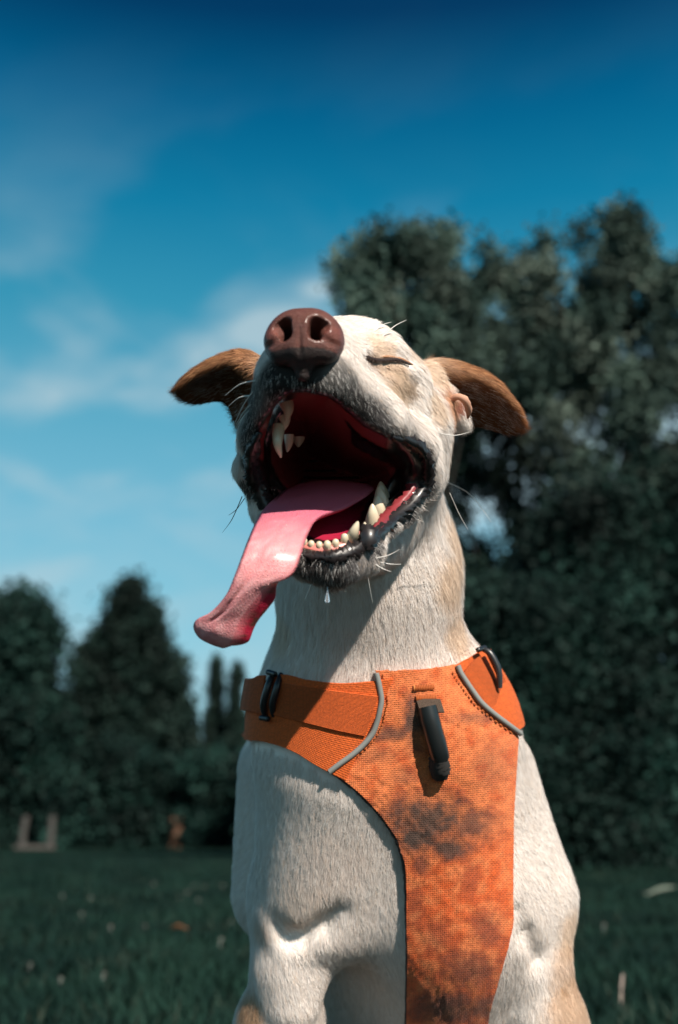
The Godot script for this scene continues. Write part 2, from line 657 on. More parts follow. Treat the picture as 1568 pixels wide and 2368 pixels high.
func dog_combs() -> void:
	comb(703, 860, .60, 0, 1, .2)
	comb(640, 900, .61, -.3, 1, .3)
	comb(770, 900, .61, .4, 1, .3)
	comb(600, 1000, .64, -.2, 1, .4)
	comb(850, 850, .68, .8, .4, .6)
	comb(830, 780, .67, .6, -.4, .8)
	comb(890, 870, .69, .8, .6, .4)
	comb(860, 930, .65, .7, .7, .4)
	comb(940, 960, .69, .8, .7, .4)
	comb(1000, 960, .73, .8, .5, .4)
	comb(960, 1050, .70, .7, .8, .4)
	comb(1030, 1080, .73, .5, .9, .4)
	comb(560, 1080, .70, -.3, 1, .5)
	comb(770, 1320, .63, .1, 1, .4)
	comb(900, 1250, .67, .6, .6, .6)
	comb(950, 1250, .77, .3, 1, .3)
	comb(850, 1400, .75, .1, 1, .1)
	comb(700, 1400, .76, -.2, 1, .2)
	comb(1040, 1400, .80, .35, 1, .2)
	comb(760, 1520, .79, -.2, 1, .1)
	comb(950, 1520, .79, .1, 1, .1)
	comb(620, 1800, .87, -.5, 1, .2)
	comb(560, 2000, .90, -.5, .9, .5)
	comb(760, 1850, .83, -.1, 1, .0)
	comb(780, 1990, .83, .0, 1, .0)
	comb(860, 2080, .85, .1, 1, .0)
	comb(660, 2100, .85, .3, .8, 0)
	comb(740, 2180, .85, .9, .6, 0)
	comb(650, 2200, .84, .6, 1, 0)
	comb(650, 2330, .84, .1, 1, 0)
	comb(830, 2250, .87, -.2, 1, 0)
	comb(1240, 1850, .86, .6, .9, .3)
	comb(1240, 2000, .85, .6, .9, .2)
	comb(1310, 2100, .88, .5, 1, .3)
	comb(1250, 2200, .85, .3, 1, 0)
	comb(1260, 2330, .84, .2, 1, 0)
	comb(1200, 2300, .85, -.2, 1, 0)

func flow(p: Vector3) -> Vector3:
	var s := Vector3.ZERO
	for c in combs:
		var w := 1.0 / (p.distance_squared_to(c[0]) + .00012)
		s += c[1] * (w * w)
	return s.normalized()

func hair_length(q: Vector3) -> float:
	# q: picture x, y and distance
	if q.y < 1130.0:
		return lerpf(.0040, .0075, ss(.60, .74, q.z))
	if q.y < 1350.0 and q.z < .70:
		return .0055
	return .0115 if q.y < 1600.0 else .0075

var covered := {}
func cover_key(p: Vector3) -> Vector3i:
	return Vector3i((p / .005).floor())

var hv := PackedVector3Array()
var hn := PackedVector3Array()
var hc := PackedColorArray()
var hi := PackedInt32Array()
var hair_fan := 0

func strand(p: Vector3, n: Vector3, dir: Vector3, l: float, w: float, c: Color, lift: float) -> void:
	var side := dir.cross(n)
	if side.length_squared() < 1e-6:
		return
	# ribbons lie flat or on edge at random, as real hairs turn every way
	side = (side.normalized() + n * rng.randf_range(-.15, .15)).normalized() * w
	var m := p + (dir * .8 + n * (lift * 1.3)).normalized() * (l * .5)
	var t := m + (dir + n * (lift * .4)).normalized() * (l * .5)
	var b := hv.size()
	hv.append(p - side); hv.append(p + side)
	hv.append(m - side * .8); hv.append(m + side * .8)
	hv.append(t)
	var n2 := n
	for i in 5:
		hn.append(n2)
		hc.append(c)
	if (m - p).cross(side).dot(n) > 0.0:
		hi.append_array([b, b + 1, b + 2, b + 1, b + 3, b + 2, b + 2, b + 3, b + 4])
	else:
		hi.append_array([b, b + 2, b + 1, b + 1, b + 2, b + 3, b + 2, b + 4, b + 3])

func grow_fur(v: PackedVector3Array, n: PackedVector3Array, c: PackedColorArray, fl: PackedVector3Array, ln: PackedFloat32Array, idx: PackedInt32Array, density: float, width: float) -> void:
	for k in range(0, idx.size(), 3):
		var i0 := idx[k]
		var i1 := idx[k + 1]
		var i2 := idx[k + 2]
		if ln[i0] <= 0.0 or ln[i1] <= 0.0 or ln[i2] <= 0.0:
			continue
		var p0 := v[i0]
		var a := v[i1] - p0
		var b := v[i2] - p0
		var facing := n[i0].dot((CAM - p0).normalized())
		var dens := density * (1.0 if facing > -.3 else .12)
		if p0.y < .2 or p0.z < -1.1:
			dens *= .1
		if ln[i0] < .007:
			dens *= 1.7
		var want := a.cross(b).length() * .5 * dens
		var cnt := int(want) + (1 if rng.randf() < want - int(want) else 0)
		for h in cnt:
			var r := rng.randf()
			var s := rng.randf()
			if r + s > 1.0:
				r = 1.0 - r
				s = 1.0 - s
			var nd := (n[i0] * (1.0 - r - s) + n[i1] * r + n[i2] * s).normalized()
			var dir := fl[i0] + Vector3(rng.randf() - .5, rng.randf() - .5, rng.randf() - .5) * .55 + Vector3(noise.get_noise_3dv(p0 * 140.0), noise.get_noise_3dv(p0 * 140.0 + Vector3(9, 9, 9)), 0) * .5
			dir = (dir - nd * dir.dot(nd)).normalized()
			var cc := c[i0]
			var lum := cc.r
			var tone := rng.randf_range(.80, 1.14)
			var tuft := noise.get_noise_3dv(p0 * 330.0)
			tone *= 1.0 + tuft * .32  # low hair between tufts darkened: self-shadow of the gaps painted in
			if lum < .2:
				# grizzled: dark hairs with pale ones among them
				if rng.randf() < .14:
					cc = Color(.62, .60, .58)
			elif cc.r > cc.b * 2.2:
				var pick := rng.randf()
				if pick < .30: cc = Color(cc.r * .5, cc.g * .46, cc.b * .45)
				elif pick < .5: cc = cc.lerp(Color(.58, .32, .15), .55)
			elif rng.randf() < .10:
				cc = cc.lerp(CREAM, .6)
			cc = Color(minf(cc.r * tone, .86), minf(cc.g * tone, .82), minf(cc.b * tone, .8))
			var l := ln[i0] * rng.randf_range(.6, 1.25)
			strand(p0 + a * r + b * s, nd, dir, l, width * rng.randf_range(.7, 1.2), cc, maxf(.015, rng.randf_range(.015, .12) + tuft * .20))

func build_dog() -> void:
	var root := thing("dog", "white and tan short-haired dog with closed eyes, mouth wide open, tongue hanging out", "dog", Vector3(.055, 0, -1.05))
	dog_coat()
	dog_combs()
	stamp("field set")
	F.build(Vector3(-.20, -.005, -1.74), Vector3(.34, .72, -.50), .003)
	stamp("dog meshed %d" % F.verts.size())
	var outer := F.all()
	var nose_at := P(703, 784, .600)
	var nv := F.verts.size()
	# colours, lie of the hair, hair length
	var col := PackedColorArray()
	var fl := PackedVector3Array()
	var ln := PackedFloat32Array()
	col.resize(nv); fl.resize(nv); ln.resize(nv)
	var wetv := PackedByteArray()
	wetv.resize(nv)
	var dry := PackedInt32Array()
	for i in outer.size():
		if F.OP[i] == 0: dry.append(i)
	for i in nv:
		var p := F.verts[i]
		var q := to_px(p)
		if q.z < .83 and q.x > 530 and q.x < 1030 and q.y > 870 and q.y < 1310 and (cavity(p) < .0016 or mouth_sd(q.x, q.y) < 2.0):
			wetv[i] = 1
			var depth := -F.val(p, dry)
			var lip := Color(.012, .010, .011)
			var flesh := Color(.28, .05, .052)
			if q.y > 1120.0 and q.z > .645:
				flesh = Color(.40, .022, .055)
			col[i] = lip if depth < .0045 else flesh
			continue
		if p.y < .2 or p.z < -1.1:
			col[i] = WHITE if p.z > -1.1 else WHITE.lerp(CREAM, .5)
			fl[i] = Vector3(0, -1, -.3).normalized()
			ln[i] = .010
			continue
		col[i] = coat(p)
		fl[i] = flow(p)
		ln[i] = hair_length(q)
		if p.distance_to(nose_at) < .021:
			ln[i] = 0.0
		elif covered.has(cover_key(p)):
			ln[i] = 0.0
	# two surfaces: coat and wet mouth
	var ia := PackedInt32Array()
	var ib := PackedInt32Array()
	for k in range(0, F.idx.size(), 3):
		var a := F.idx[k]
		var b := F.idx[k + 1]
		var c := F.idx[k + 2]
		if wetv[a] + wetv[b] + wetv[c] >= 2:
			ib.append_array([a, b, c])
		else:
			ia.append_array([a, b, c])
	var m := ArrayMesh.new()
	for s in 2:
		var arr := []
		arr.resize(Mesh.ARRAY_MAX)
		arr[Mesh.ARRAY_VERTEX] = F.verts
		arr[Mesh.ARRAY_NORMAL] = F.norms
		arr[Mesh.ARRAY_COLOR] = col
		arr[Mesh.ARRAY_INDEX] = ia if s == 0 else ib
		m.add_surface_from_arrays(Mesh.PRIMITIVE_TRIANGLES, arr)
	var skin := vmat(.95, .2)
	m.surface_set_material(0, skin)
	var wetm := vmat(.28, .5)
	wetm.clearcoat_enabled = true
	wetm.clearcoat = .5
	wetm.clearcoat_roughness = .15
	m.surface_set_material(1, wetm)
	part("body", m, null, root)
	stamp("coloured")
	var ears := [build_ear(root, true), build_ear(root, false)]
	part("ear_fold", tube(pcurve([Vector3(1038, 932, .748), Vector3(1056, 918, .743), Vector3(1075, 925, .742), Vector3(1084, 946, .747), Vector3(1082, 966, .755)], 26), [.0010, .0024, .0026, .0024, .0010], 10, .3, 150.0), mat(Color(.46, .25, .17), .85), root, false, "pink rolled fold at the mouth of the ear")
	grow_fur(F.verts, F.norms, col, fl, ln, ia, 1.7e6, .00012)
	for e in ears:
		grow_fur(e[0], e[1], e[2], e[3], e[4], e[5], 2.0e6, .00012)
	stamp("fur %d" % (hv.size() / 5))
	var fur := vmat(.7, .35)
	fur.resource_name = "fur"
	fur.backlight_enabled = true
	fur.backlight = Color(.5, .5, .5)
	part("fur", arr_mesh(hv, hn, hi, hc), fur, root, true)
	build_nose(root)
	build_tongue(root)
	build_mouth_parts(root, dry)
	build_eye(root)
	build_lashes(root)
	build_whiskers(root, dry)

# a closed skin from rings of points
func loft(rings: Array, cols: Array, close := true) -> Array:
	var v := PackedVector3Array()
	var c := PackedColorArray()
	var idx := PackedInt32Array()
	var m: int = rings[0].size()
	for i in rings.size():
		for j in m:
			v.append(rings[i][j])
			c.append(cols[i][j])
	for i in rings.size() - 1:
		for j in (m if close else m - 1):
			var a := i * m + j
			var b := i * m + (j + 1) % m
			idx.append_array([a, b, a + m, b, b + m, a + m])
	if close:
		for e in 2:
			var at := 0 if e == 0 else (rings.size() - 1) * m
			var cen := Vector3.ZERO
			for j in m: cen += v[at + j]
			v.append(cen / m)
			c.append(c[at])
			for j in m:
				if e == 0: idx.append_array([v.size() - 1, at + (j + 1) % m, at + j])
				else: idx.append_array([v.size() - 1, at + j, at + (j + 1) % m])
	var n := PackedVector3Array()
	n.resize(v.size())
	for k in range(0, idx.size(), 3):
		var f := (v[idx[k + 2]] - v[idx[k]]).cross(v[idx[k + 1]] - v[idx[k]])
		for e in 3: n[idx[k + e]] += f
	for i in n.size(): n[i] = n[i].normalized()
	return [v, n, c, idx]

func build_ear(root: Node3D, right: bool) -> Array:
	# rows from the head to the tip: rear of the rolled top edge, top edge, hollow, lower edge
	var rows := [
		[Vector3(985, 850, .785), Vector3(982, 832, .762), Vector3(1000, 930, .782), Vector3(1025, 1008, .765)],
		[Vector3(1030, 848, .79), Vector3(1030, 829, .762), Vector3(1042, 915, .80), Vector3(1062, 1000, .782)],
		[Vector3(1085, 862, .79), Vector3(1090, 845, .763), Vector3(1098, 925, .806), Vector3(1098, 987, .786)],
		[Vector3(1135, 890, .795), Vector3(1148, 876, .767), Vector3(1146, 945, .806), Vector3(1132, 994, .786)],
		[Vector3(1180, 935, .795), Vector3(1193, 925, .772), Vector3(1178, 968, .80), Vector3(1168, 1005, .786)],
		[Vector3(1202, 968, .795), Vector3(1212, 962, .777), Vector3(1200, 986, .793), Vector3(1190, 1004, .786)],
		[Vector3(1208, 982, .79), Vector3(1216, 978, .781), Vector3(1211, 988, .786), Vector3(1205, 998, .785)]] if right else [
		[Vector3(665, 865, .792), Vector3(665, 850, .778), Vector3(655, 905, .792), Vector3(640, 985, .785)],
		[Vector3(612, 850, .785), Vector3(612, 830, .765), Vector3(595, 900, .785), Vector3(572, 1000, .772)],
		[Vector3(580, 830, .785), Vector3(580, 813, .763), Vector3(566, 890, .80), Vector3(549, 994, .782)],
		[Vector3(548, 826, .785), Vector3(545, 808, .763), Vector3(543, 868, .805), Vector3(527, 940, .788)],
		[Vector3(495, 842, .785), Vector3(490, 826, .765), Vector3(498, 872, .804), Vector3(500, 929, .787)],
		[Vector3(450, 868, .788), Vector3(440, 856, .769), Vector3(452, 890, .80), Vector3(460, 935, .786)],
		[Vector3(420, 890, .79), Vector3(413, 882, .774), Vector3(420, 905, .79), Vector3(430, 930, .784)],
		[Vector3(410, 902, .788), Vector3(403, 897, .779), Vector3(406, 906, .784), Vector3(412, 917, .783)]]
	var NU := 26
	var NV := 18
	var lines := []
	for r in rows:
		# the shoulder of the fold comes forward before the hollow
		var u: Vector3 = r[1].lerp(r[3], .26)
		u.z = r[1].z - .007
		r.insert(2, u)
		r[4].z += .012
		r[3] = r[3].lerp(r[4], .15)
		r[3].z = lerpf(u.z, r[4].z, .70)
	for k in 5:
		var pts := []
		for r in rows: pts.append(PV(r[k]))
		lines.append(curve(pts, NU))
	var front := []
	var fcol := []
	var out := -RT if not right else RT
	for i in NU + 1:
		var u := float(i) / NU
		var sec := curve([lines[0][i], lines[1][i], lines[2][i], lines[3][i], lines[4][i]], NV)
		front.append(sec)
		var cc := []
		for j in NV + 1:
			var v := float(j) / NV
			var c := Color(.36, .165, .078).lerp(Color(.15, .058, .026), ss(.34, .6, v))  # darker below the fold: the hollow's shade put into the colour
			c = c.lerp(Color(.36, .125, .040), ss(.6, .95, u) * .6)
			c = c.lerp(CREAM, (1.0 - ss(.0, .3, u)) * (1.0 - ss(.3, .6, v)) * .8)
			c = c.lerp(Color(.10, .045, .025), ss(.80, 1.0, noise.get_noise_3dv(sec[j] * 120.0) + .6) * .35)
			cc.append(c)
		fcol.append(cc)
	# ring: front from rear-top over the edge to the lower edge, then back up behind
	var rings := []
	var cols := []
	for i in NU + 1:
		var ring := []
		var rc := []
		for j in NV + 1:
			ring.append(front[i][j]); rc.append(fcol[i][j])
		for j in range(NV - 1, 0, -1):
			var t := sin(PI * j / NV)
			ring.append(front[i][j] + FW * (.0035 + .002 * t) + UP * .001)
			rc.append(BROWN.lerp(TAN, .4))
		rings.append(ring); cols.append(rc)
	var L := loft(rings, cols)
	var mesh_v: PackedVector3Array = L[0]
	var mesh_n: PackedVector3Array = L[1]
	# the hair side faces out: turn the skin round where the mirrored rows wound it the other way
	var mid := (NU / 2) * (2 * NV) + NV / 2
	if mesh_n[mid].dot(CAM - mesh_v[mid]) < 0.0:
		for i in mesh_n.size(): mesh_n[i] = -mesh_n[i]
		var ix: PackedInt32Array = L[3]
		for k in range(0, ix.size(), 3):
			var t := ix[k]
			ix[k] = ix[k + 1]
			ix[k + 1] = t
		L[1] = mesh_n
		L[3] = ix
	part("ear", arr_mesh(L[0], L[1], L[3], L[2]), vmat(.95, .2), root)
	var fl := PackedVector3Array()
	var ln := PackedFloat32Array()
	for i in mesh_v.size():
		fl.append((out * .9 - UP * .35 + FW * .1).normalized())
		ln.append(.0075)
	return [mesh_v, mesh_n, L[2], fl, ln, L[3]]

func build_nose(root: Node3D) -> void:
	var N := Field.new()
	var o := P(703, 788, .600)
	# frame: faces the camera, tilted up and a little to the left
	var z := (-FW * .86 + UP * .34 - RT * .12).normalized()
	var x := (RT + FW * -.10).normalized()
	var y := z.cross(x).normalized()
	x = y.cross(z).normalized()
	var q := func(a: float, b: float, c: float) -> Vector3: return o + (x * a + y * b + z * c) * .001
	N.add(q.call(-9, -.5, -1), q.call(9, -.5, -1), .0132, .0132, .006)
	N.add(q.call(-3.5, 6.0, 1), q.call(3.5, 6.0, 1), .0112, .0112, .010)
	N.add(q.call(0, 2, 4), q.call(0, -6, 4), .0098, .0080, .006)
	for s in [-1.0, 1.0]:
		N.add(q.call(s * 4, -8, 4), q.call(s * 12, -9, 2), .0066, .0058, .004)
	N.add(q.call(0, -8, 2), q.call(0, -19, -3), .0062, .0042, .006)
	for s in [-1.0, 1.0]:
		N.add(q.call(s * 9.4, 3.4, 18), q.call(s * 7.4, .5, -6), .0044, .0040, .002, 1)
		N.add(q.call(s * 8.4, -1.8, 17), q.call(s * 8.0, -3.0, -2), .0042, .0036, .002, 1)
		N.add(q.call(s * 13.0, 2.0, 15), q.call(s * 10.0, 0.0, 2), .0034, .0034, .002, 1)
		N.add(q.call(s * 10, -5.4, 15), q.call(s * 17, -6.6, 9), .0026, .0018, .002, 1)
		N.add(q.call(s * 17, -6.6, 9), q.call(s * 23, -6.4, 3), .0018, .0012, .0015, 1)
		# wings of the nostrils
		N.add(q.call(s * 15.2, -1.6, 4.5), q.call(s * 14.2, .2, 4.5), .0050, .0048, .003)
	N.add(q.call(0, 3, 17.4), q.call(0, -19, 9), .0005, .0016, .0018, 1)
	N.build(o - Vector3(.034, .036, .03), o + Vector3(.034, .03, .034), .0008)
	var c := PackedColorArray()
	for p in N.verts:
		var k := noise.get_noise_3dv(p * 400.0) * .5 + noise.get_noise_3dv(p * 1100.0) * .35
		var base := Color(.112, .038, .028)
		var l := (p - o).dot(y)
		if absf((p - o).dot(x)) > .0125 and l < .003 and l > -.006:
			base = Color(.15, .046, .034)
		if l < -.0105:
			base = Color(.024, .014, .013)
		c.append(Color(base.r * (1 + k * .45), base.g * (1 + k * .45), base.b * (1 + k * .45)))
	var m := vmat(.52, .45)
	m.clearcoat_enabled = true
	m.clearcoat = .22
	m.clearcoat_roughness = .2
	m.heightmap_enabled = true
	m.heightmap_texture = noise_tex(256, .09, FastNoiseLite.TYPE_CELLULAR, 3)
	m.heightmap_scale = .09
	m.uv1_triplanar = true
	m.uv1_scale = Vector3.ONE * 70.0
	var no := part("nose", arr_mesh(N.verts, N.norms, N.idx, c), m, root, false, "wet reddish brown leathery nose")

func noise_tex(size: int, freq: float, kind: int, oct: int, sd := 5) -> NoiseTexture2D:
	var t := NoiseTexture2D.new()
	var n := FastNoiseLite.new()
	n.noise_type = kind
	n.frequency = freq
	n.fractal_octaves = oct
	n.seed = sd
	t.noise = n
	t.width = size
	t.height = size
	t.seamless = true
	return t

func build_tongue(root: Node3D) -> void:
	var rows := [
		[690, 1120, .718, 850, 1122, .718], [652, 1140, .692, 864, 1138, .702], [625, 1165, .667, 812, 1172, .676], [600, 1195, .642, 742, 1198, .648],
		[580, 1235, .617, 714, 1234, .622], [562, 1280, .602, 698, 1280, .606], [543, 1330, .598, 676, 1330, .600], [522, 1375, .600, 622, 1355, .600],
		[490, 1412, .605, 582, 1398, .602], [458, 1430, .610, 557, 1438, .605], [449, 1448, .612, 545, 1472, .607], [462, 1473, .614, 531, 1492, .611], [496, 1490, .615, 516, 1496, .614]]
	var lp := []
	var rp := []
	for r in rows:
		lp.append(P(r[0], r[1], r[2])); rp.append(P(r[3], r[4], r[5]))
	var NU := 60
	var NV := 14
	var L := curve(lp, NU)
	var R := curve(rp, NU)
	var rings := []
	var cols := []
	for i in NU + 1:
		var u := float(i) / NU
		var across := (R[i] - L[i])
		var w := across.length()
		var along := (L[mini(i + 1, NU)] + R[mini(i + 1, NU)] - L[maxi(i - 1, 0)] - R[maxi(i - 1, 0)]).normalized()
		var nd := across.cross(along).normalized()
		if nd.dot(CAM - L[i]) < 0.0 and u > .3: nd = -nd
		if u <= .3 and nd.dot(UP) < 0.0: nd = -nd
		var ring := []
		var rc := []
		var fade := ss(1.0, .80, u)
		for j in NV + 1:
			var v := float(j) / NV
			var bulge := sin(PI * v) * .0024 * fade + .0010
			# groove down the middle, wandering
			var g := (v - .34 - .04 * sin(u * 9.0)) / .035
			bulge -= exp(-g * g) * .0026 * ss(.3, .5, u) * ss(.80, .68, u)
			bulge += (noise.get_noise_3dv((L[i] + across * v) * 70.0)) * .0006 * fade
			ring.append(L[i] + across * v + nd * bulge)
			var k := noise.get_noise_3dv((L[i] + across * v) * 160.0)
			var c := Color(.62, .235, .25).lerp(Color(.70, .33, .34), ss(-.2, .4, k))
			c = c.lerp(Color(.60, .12, .15), ss(.06, .0, minf(v, 1.0 - v)) * .7)
			if u < .45: c = c.lerp(Color(.50, .11, .17), ss(.45, .2, u))
			# small dark spots
			var sp := noise.get_noise_3dv((L[i] + across * v) * 240.0 + Vector3(7, 3, 1))
			c = c.lerp(Color(.16, .07, .09), ss(.48, .6, sp) * .7)
			rc.append(c)
		# underside, fuller towards the right edge low down
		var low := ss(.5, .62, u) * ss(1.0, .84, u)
		for j in range(NV - 1, 0, -1):
			var v := float(j) / NV
			var th := (sin(PI * v) * .0036 + .0008) * fade + .0004
			var q := L[i] + across * v - nd * th
			q += (RT * .015 - UP * .006 + FW * .004) * low * ss(.0, .5, v) * (1.0 - pow(v, 6.0))
			ring.append(q)
			var k := noise.get_noise_3dv(q * 150.0)
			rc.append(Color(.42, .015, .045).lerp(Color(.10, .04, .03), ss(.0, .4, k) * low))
		rings.append(ring)
		cols.append(rc)
	var T := loft(rings, cols)
	var m := vmat(.58, .4)
	m.clearcoat_enabled = true
	m.clearcoat = .30
	m.clearcoat_roughness = .25
	m.heightmap_enabled = true
	m.heightmap_texture = noise_tex(256, .06, FastNoiseLite.TYPE_CELLULAR, 2, 9)
	m.heightmap_scale = .045
	m.uv1_triplanar = true
	m.uv1_scale = Vector3.ONE * 75.0
	m.subsurf_scatter_enabled = true
	m.subsurf_scatter_strength = .12
	var t := part("tongue", arr_mesh(T[0], T[1], T[3], T[2]), m, root, false, "long pink tongue hanging out to one side")
	# beads of saliva in a loose row down its upper side
	var sv := SurfaceTool.new()
	sv.begin(Mesh.PRIMITIVE_TRIANGLES)
	var bead := SphereMesh.new()
	bead.radial_segments = 7
	bead.rings = 4
	bead.radius = 1.0
	bead.height = 2.0
	for k in 50:
		var u := rng.randf_range(.30, .62)
		var v := clampf(.62 + rng.randfn() * .09, .1, .9)
		var i := int(u * NU)
		var p: Vector3 = rings[i][int(v * NV)]
		var r := rng.randf_range(.0002, .0005)
		sv.append_from(bead, 0, Transform3D(Basis().scaled(Vector3.ONE * r), p))
	var wm := StandardMaterial3D.new()
	wm.albedo_color = Color(.70, .36, .37).linear_to_srgb()
	wm.roughness = .06
	part("saliva", sv.commit(), wm, t, true)

func build_mouth_parts(root: Node3D, dry: PackedInt32Array) -> void:
	var lipm := mat(Color(.014, .011, .012), .42)
	lipm.clearcoat_enabled = true
	lipm.clearcoat = .25
	lipm.clearcoat_roughness = .2
	var gumm := mat(Color(.21, .028, .034), .4)
	gumm.clearcoat_enabled = true
	gumm.clearcoat = .25
	gumm.clearcoat_roughness = .15
	# lips: along the rim of the mouth
	for set in [[[908, 1010], [945, 1018], [975, 1040], [990, 1075], [984, 1122], [950, 1168], [905, 1203], [868, 1236], [845, 1252]], [[690, 1282], [730, 1290], [775, 1288], [815, 1275], [848, 1255]], [[600, 1000], [583, 1040], [580, 1080], [592, 1125], [618, 1175]]]:
		var pts := []
		for q in set:
			var h := hit(F, q[0], q[1], dry)
			pts.append(h + FW * .0015)
		part("lip", tube(curve(pts, 60), [.0018, .0032, .0036, .0040, .0042, .0034], 12, 1.3, 330.0), lipm, root)
	# a knob of black lip beside the canine
	part("lip", tube(pcurve([Vector3(846, 1222, .640), Vector3(852, 1245, .634), Vector3(848, 1270, .634)], 14), [.0035, .0056, .0054, .003], 14, .8, 260.0), lipm, root)
	# gums
	part("gum", tube(pcurve([Vector3(955, 1070, .704), Vector3(962, 1105, .698), Vector3(944, 1145, .690), Vector3(914, 1176, .680), Vector3(888, 1202, .664), Vector3(868, 1224, .648)], 40), [.002, .0034, .0036, .0034, .0032, .002], 12, .9, 300.0), gumm, root)
	part("gum", tube(pcurve([Vector3(690, 1262, .640), Vector3(725, 1274, .634), Vector3(770, 1272, .634), Vector3(806, 1260, .638), Vector3(832, 1240, .648)], 30), [.0035, .0042, .0042, .0045, .004], 10, .25, 200.0), mat(Color(.58, .20, .17), .35), root)
	part("gum", tube(pcurve([Vector3(912, 1030, .70), Vector3(908, 1070, .712), Vector3(918, 1110, .718)], 16), [.002, .006, .003], 9, .4, 200.0), gumm, root)
	part("gum", tube(pcurve([Vector3(605, 1100, .70), Vector3(612, 1125, .698), Vector3(622, 1142, .695)], 12), [.002, .004, .002], 9, .4, 200.0), gumm, root)
	part("gum", tube(pcurve([Vector3(640, 1070, .715), Vector3(648, 1095, .715), Vector3(652, 1112, .715)], 12), [.002, .003, .002], 9, .4, 200.0), gumm, root)
	var tooth := mat(Color(.60, .52, .38), .3)
	tooth.clearcoat_enabled = true
	tooth.clearcoat = .4
	tooth.clearcoat_roughness = .1
	# lower incisors
	var inc := [[703, 1262, 17, 19], [720, 1268, 18, 20], [738, 1271, 18, 21], [757, 1270, 19, 21], [776, 1266, 19, 22], [797, 1256, 20, 24]]
	for t in inc:
		var d := .630 + absf(t[0] - 755.0) * .00008
		var s: float = d / FPX * t[2] * rng.randf_range(.46, .54)
		part("tooth", tube(pcurve([Vector3(t[0], t[1] + 8, d + .003), Vector3(t[0], t[1] - t[3] * .45, d), Vector3(t[0] + 1, t[1] - t[3] * rng.randf_range(.6, .85), d + .001)], 8), [s * .8, s * .95, s, s * .9, s * .45], 10, .2, 300.0), tooth, root)
	# lower canine, premolars and molars of the far row
	for t in [[Vector3(808, 1262, .642), Vector3(818, 1232, .634), Vector3(828, 1206, .635), .0042], [Vector3(838, 1238, .650), Vector3(842, 1222, .648), Vector3(844, 1208, .650), .0026], [Vector3(862, 1220, .664), Vector3(862, 1190, .662), Vector3(861, 1166, .664), .0048],
		[Vector3(876, 1200, .680), Vector3(874, 1172, .678), Vector3(872, 1148, .680), .0055], [Vector3(884, 1180, .692), Vector3(880, 1152, .692), Vector3(876, 1126, .694), .0058], [Vector3(884, 1152, .705), Vector3(882, 1132, .705), Vector3(880, 1114, .706), .0048],
		# upper canine and cheek teeth
		[Vector3(645, 985, .640), Vector3(642, 1025, .636), Vector3(650, 1058, .642), .0036], [Vector3(668, 1005, .672), Vector3(668, 1025, .672), Vector3(664, 1045, .674), .0034], [Vector3(690, 1010, .70), Vector3(690, 1022, .70), Vector3(690, 1034, .70), .0042],
		[Vector3(662, 930, .632), Vector3(666, 950, .632), Vector3(662, 972, .634), .0040], [Vector3(656, 960, .638), Vector3(660, 975, .638), Vector3(656, 995, .640), .0036],
		[Vector3(852, 1000, .685), Vector3(852, 1012, .685), Vector3(852, 1024, .686), .0042], [Vector3(872, 1005, .692), Vector3(874, 1018, .692), Vector3(876, 1034, .693), .0042], [Vector3(888, 1010, .70), Vector3(888, 1028, .70), Vector3(886, 1046, .70), .0046]]:
		part("tooth", tube(pcurve([t[0], t[1], t[2]], 12), [t[3] * 1.0, t[3] * 1.0, t[3] * .78, t[3] * .48, t[3] * .14], 12), tooth, root)

var lid_part: MeshInstance3D
func build_eye(root: Node3D) -> void:
	var use := F.all()
	var e := eye_line()
	var lid := []
	for p in e: lid.append(p + FW * .0004)
	lid_part = part("eyelid", tube(curve(lid, 24), [.0006, .0013, .0013, .0011, .0006], 8, .4, 400.0), mat(Color(.03, .016, .012), .5), root, false, "dark rim of the tightly closed eye")
	var up := []
	for q in [Vector2(880, 825), Vector2(905, 825), Vector2(930, 831), Vector2(955, 843)]:
		up.append(hit(F, q.x, q.y, use) + FW * .0006)
	part("eyelid", tube(curve(up, 20), [.0004, .0009, .0009, .0004], 8, .4, 400.0), mat(Color(.34, .17, .09), .8), root)

func build_lashes(root: Node3D) -> void:
	var e := curve(Array(eye_line()), 30)
	var m := mat(Color(.035, .022, .016), .6)
	for i in range(2, 29, 2):
		var a := e[i] - FW * .001
		var b := a - UP * rng.randf_range(.002, .0045) + RT * rng.randf_range(-.001, .002) - FW * .003
		part("eyelash", tube(curve([a, a.lerp(b, .5) - FW * .001, b], 4), [.0002, .00016, .00006], 4, 0.0, 1.0, false), m, lid_part)

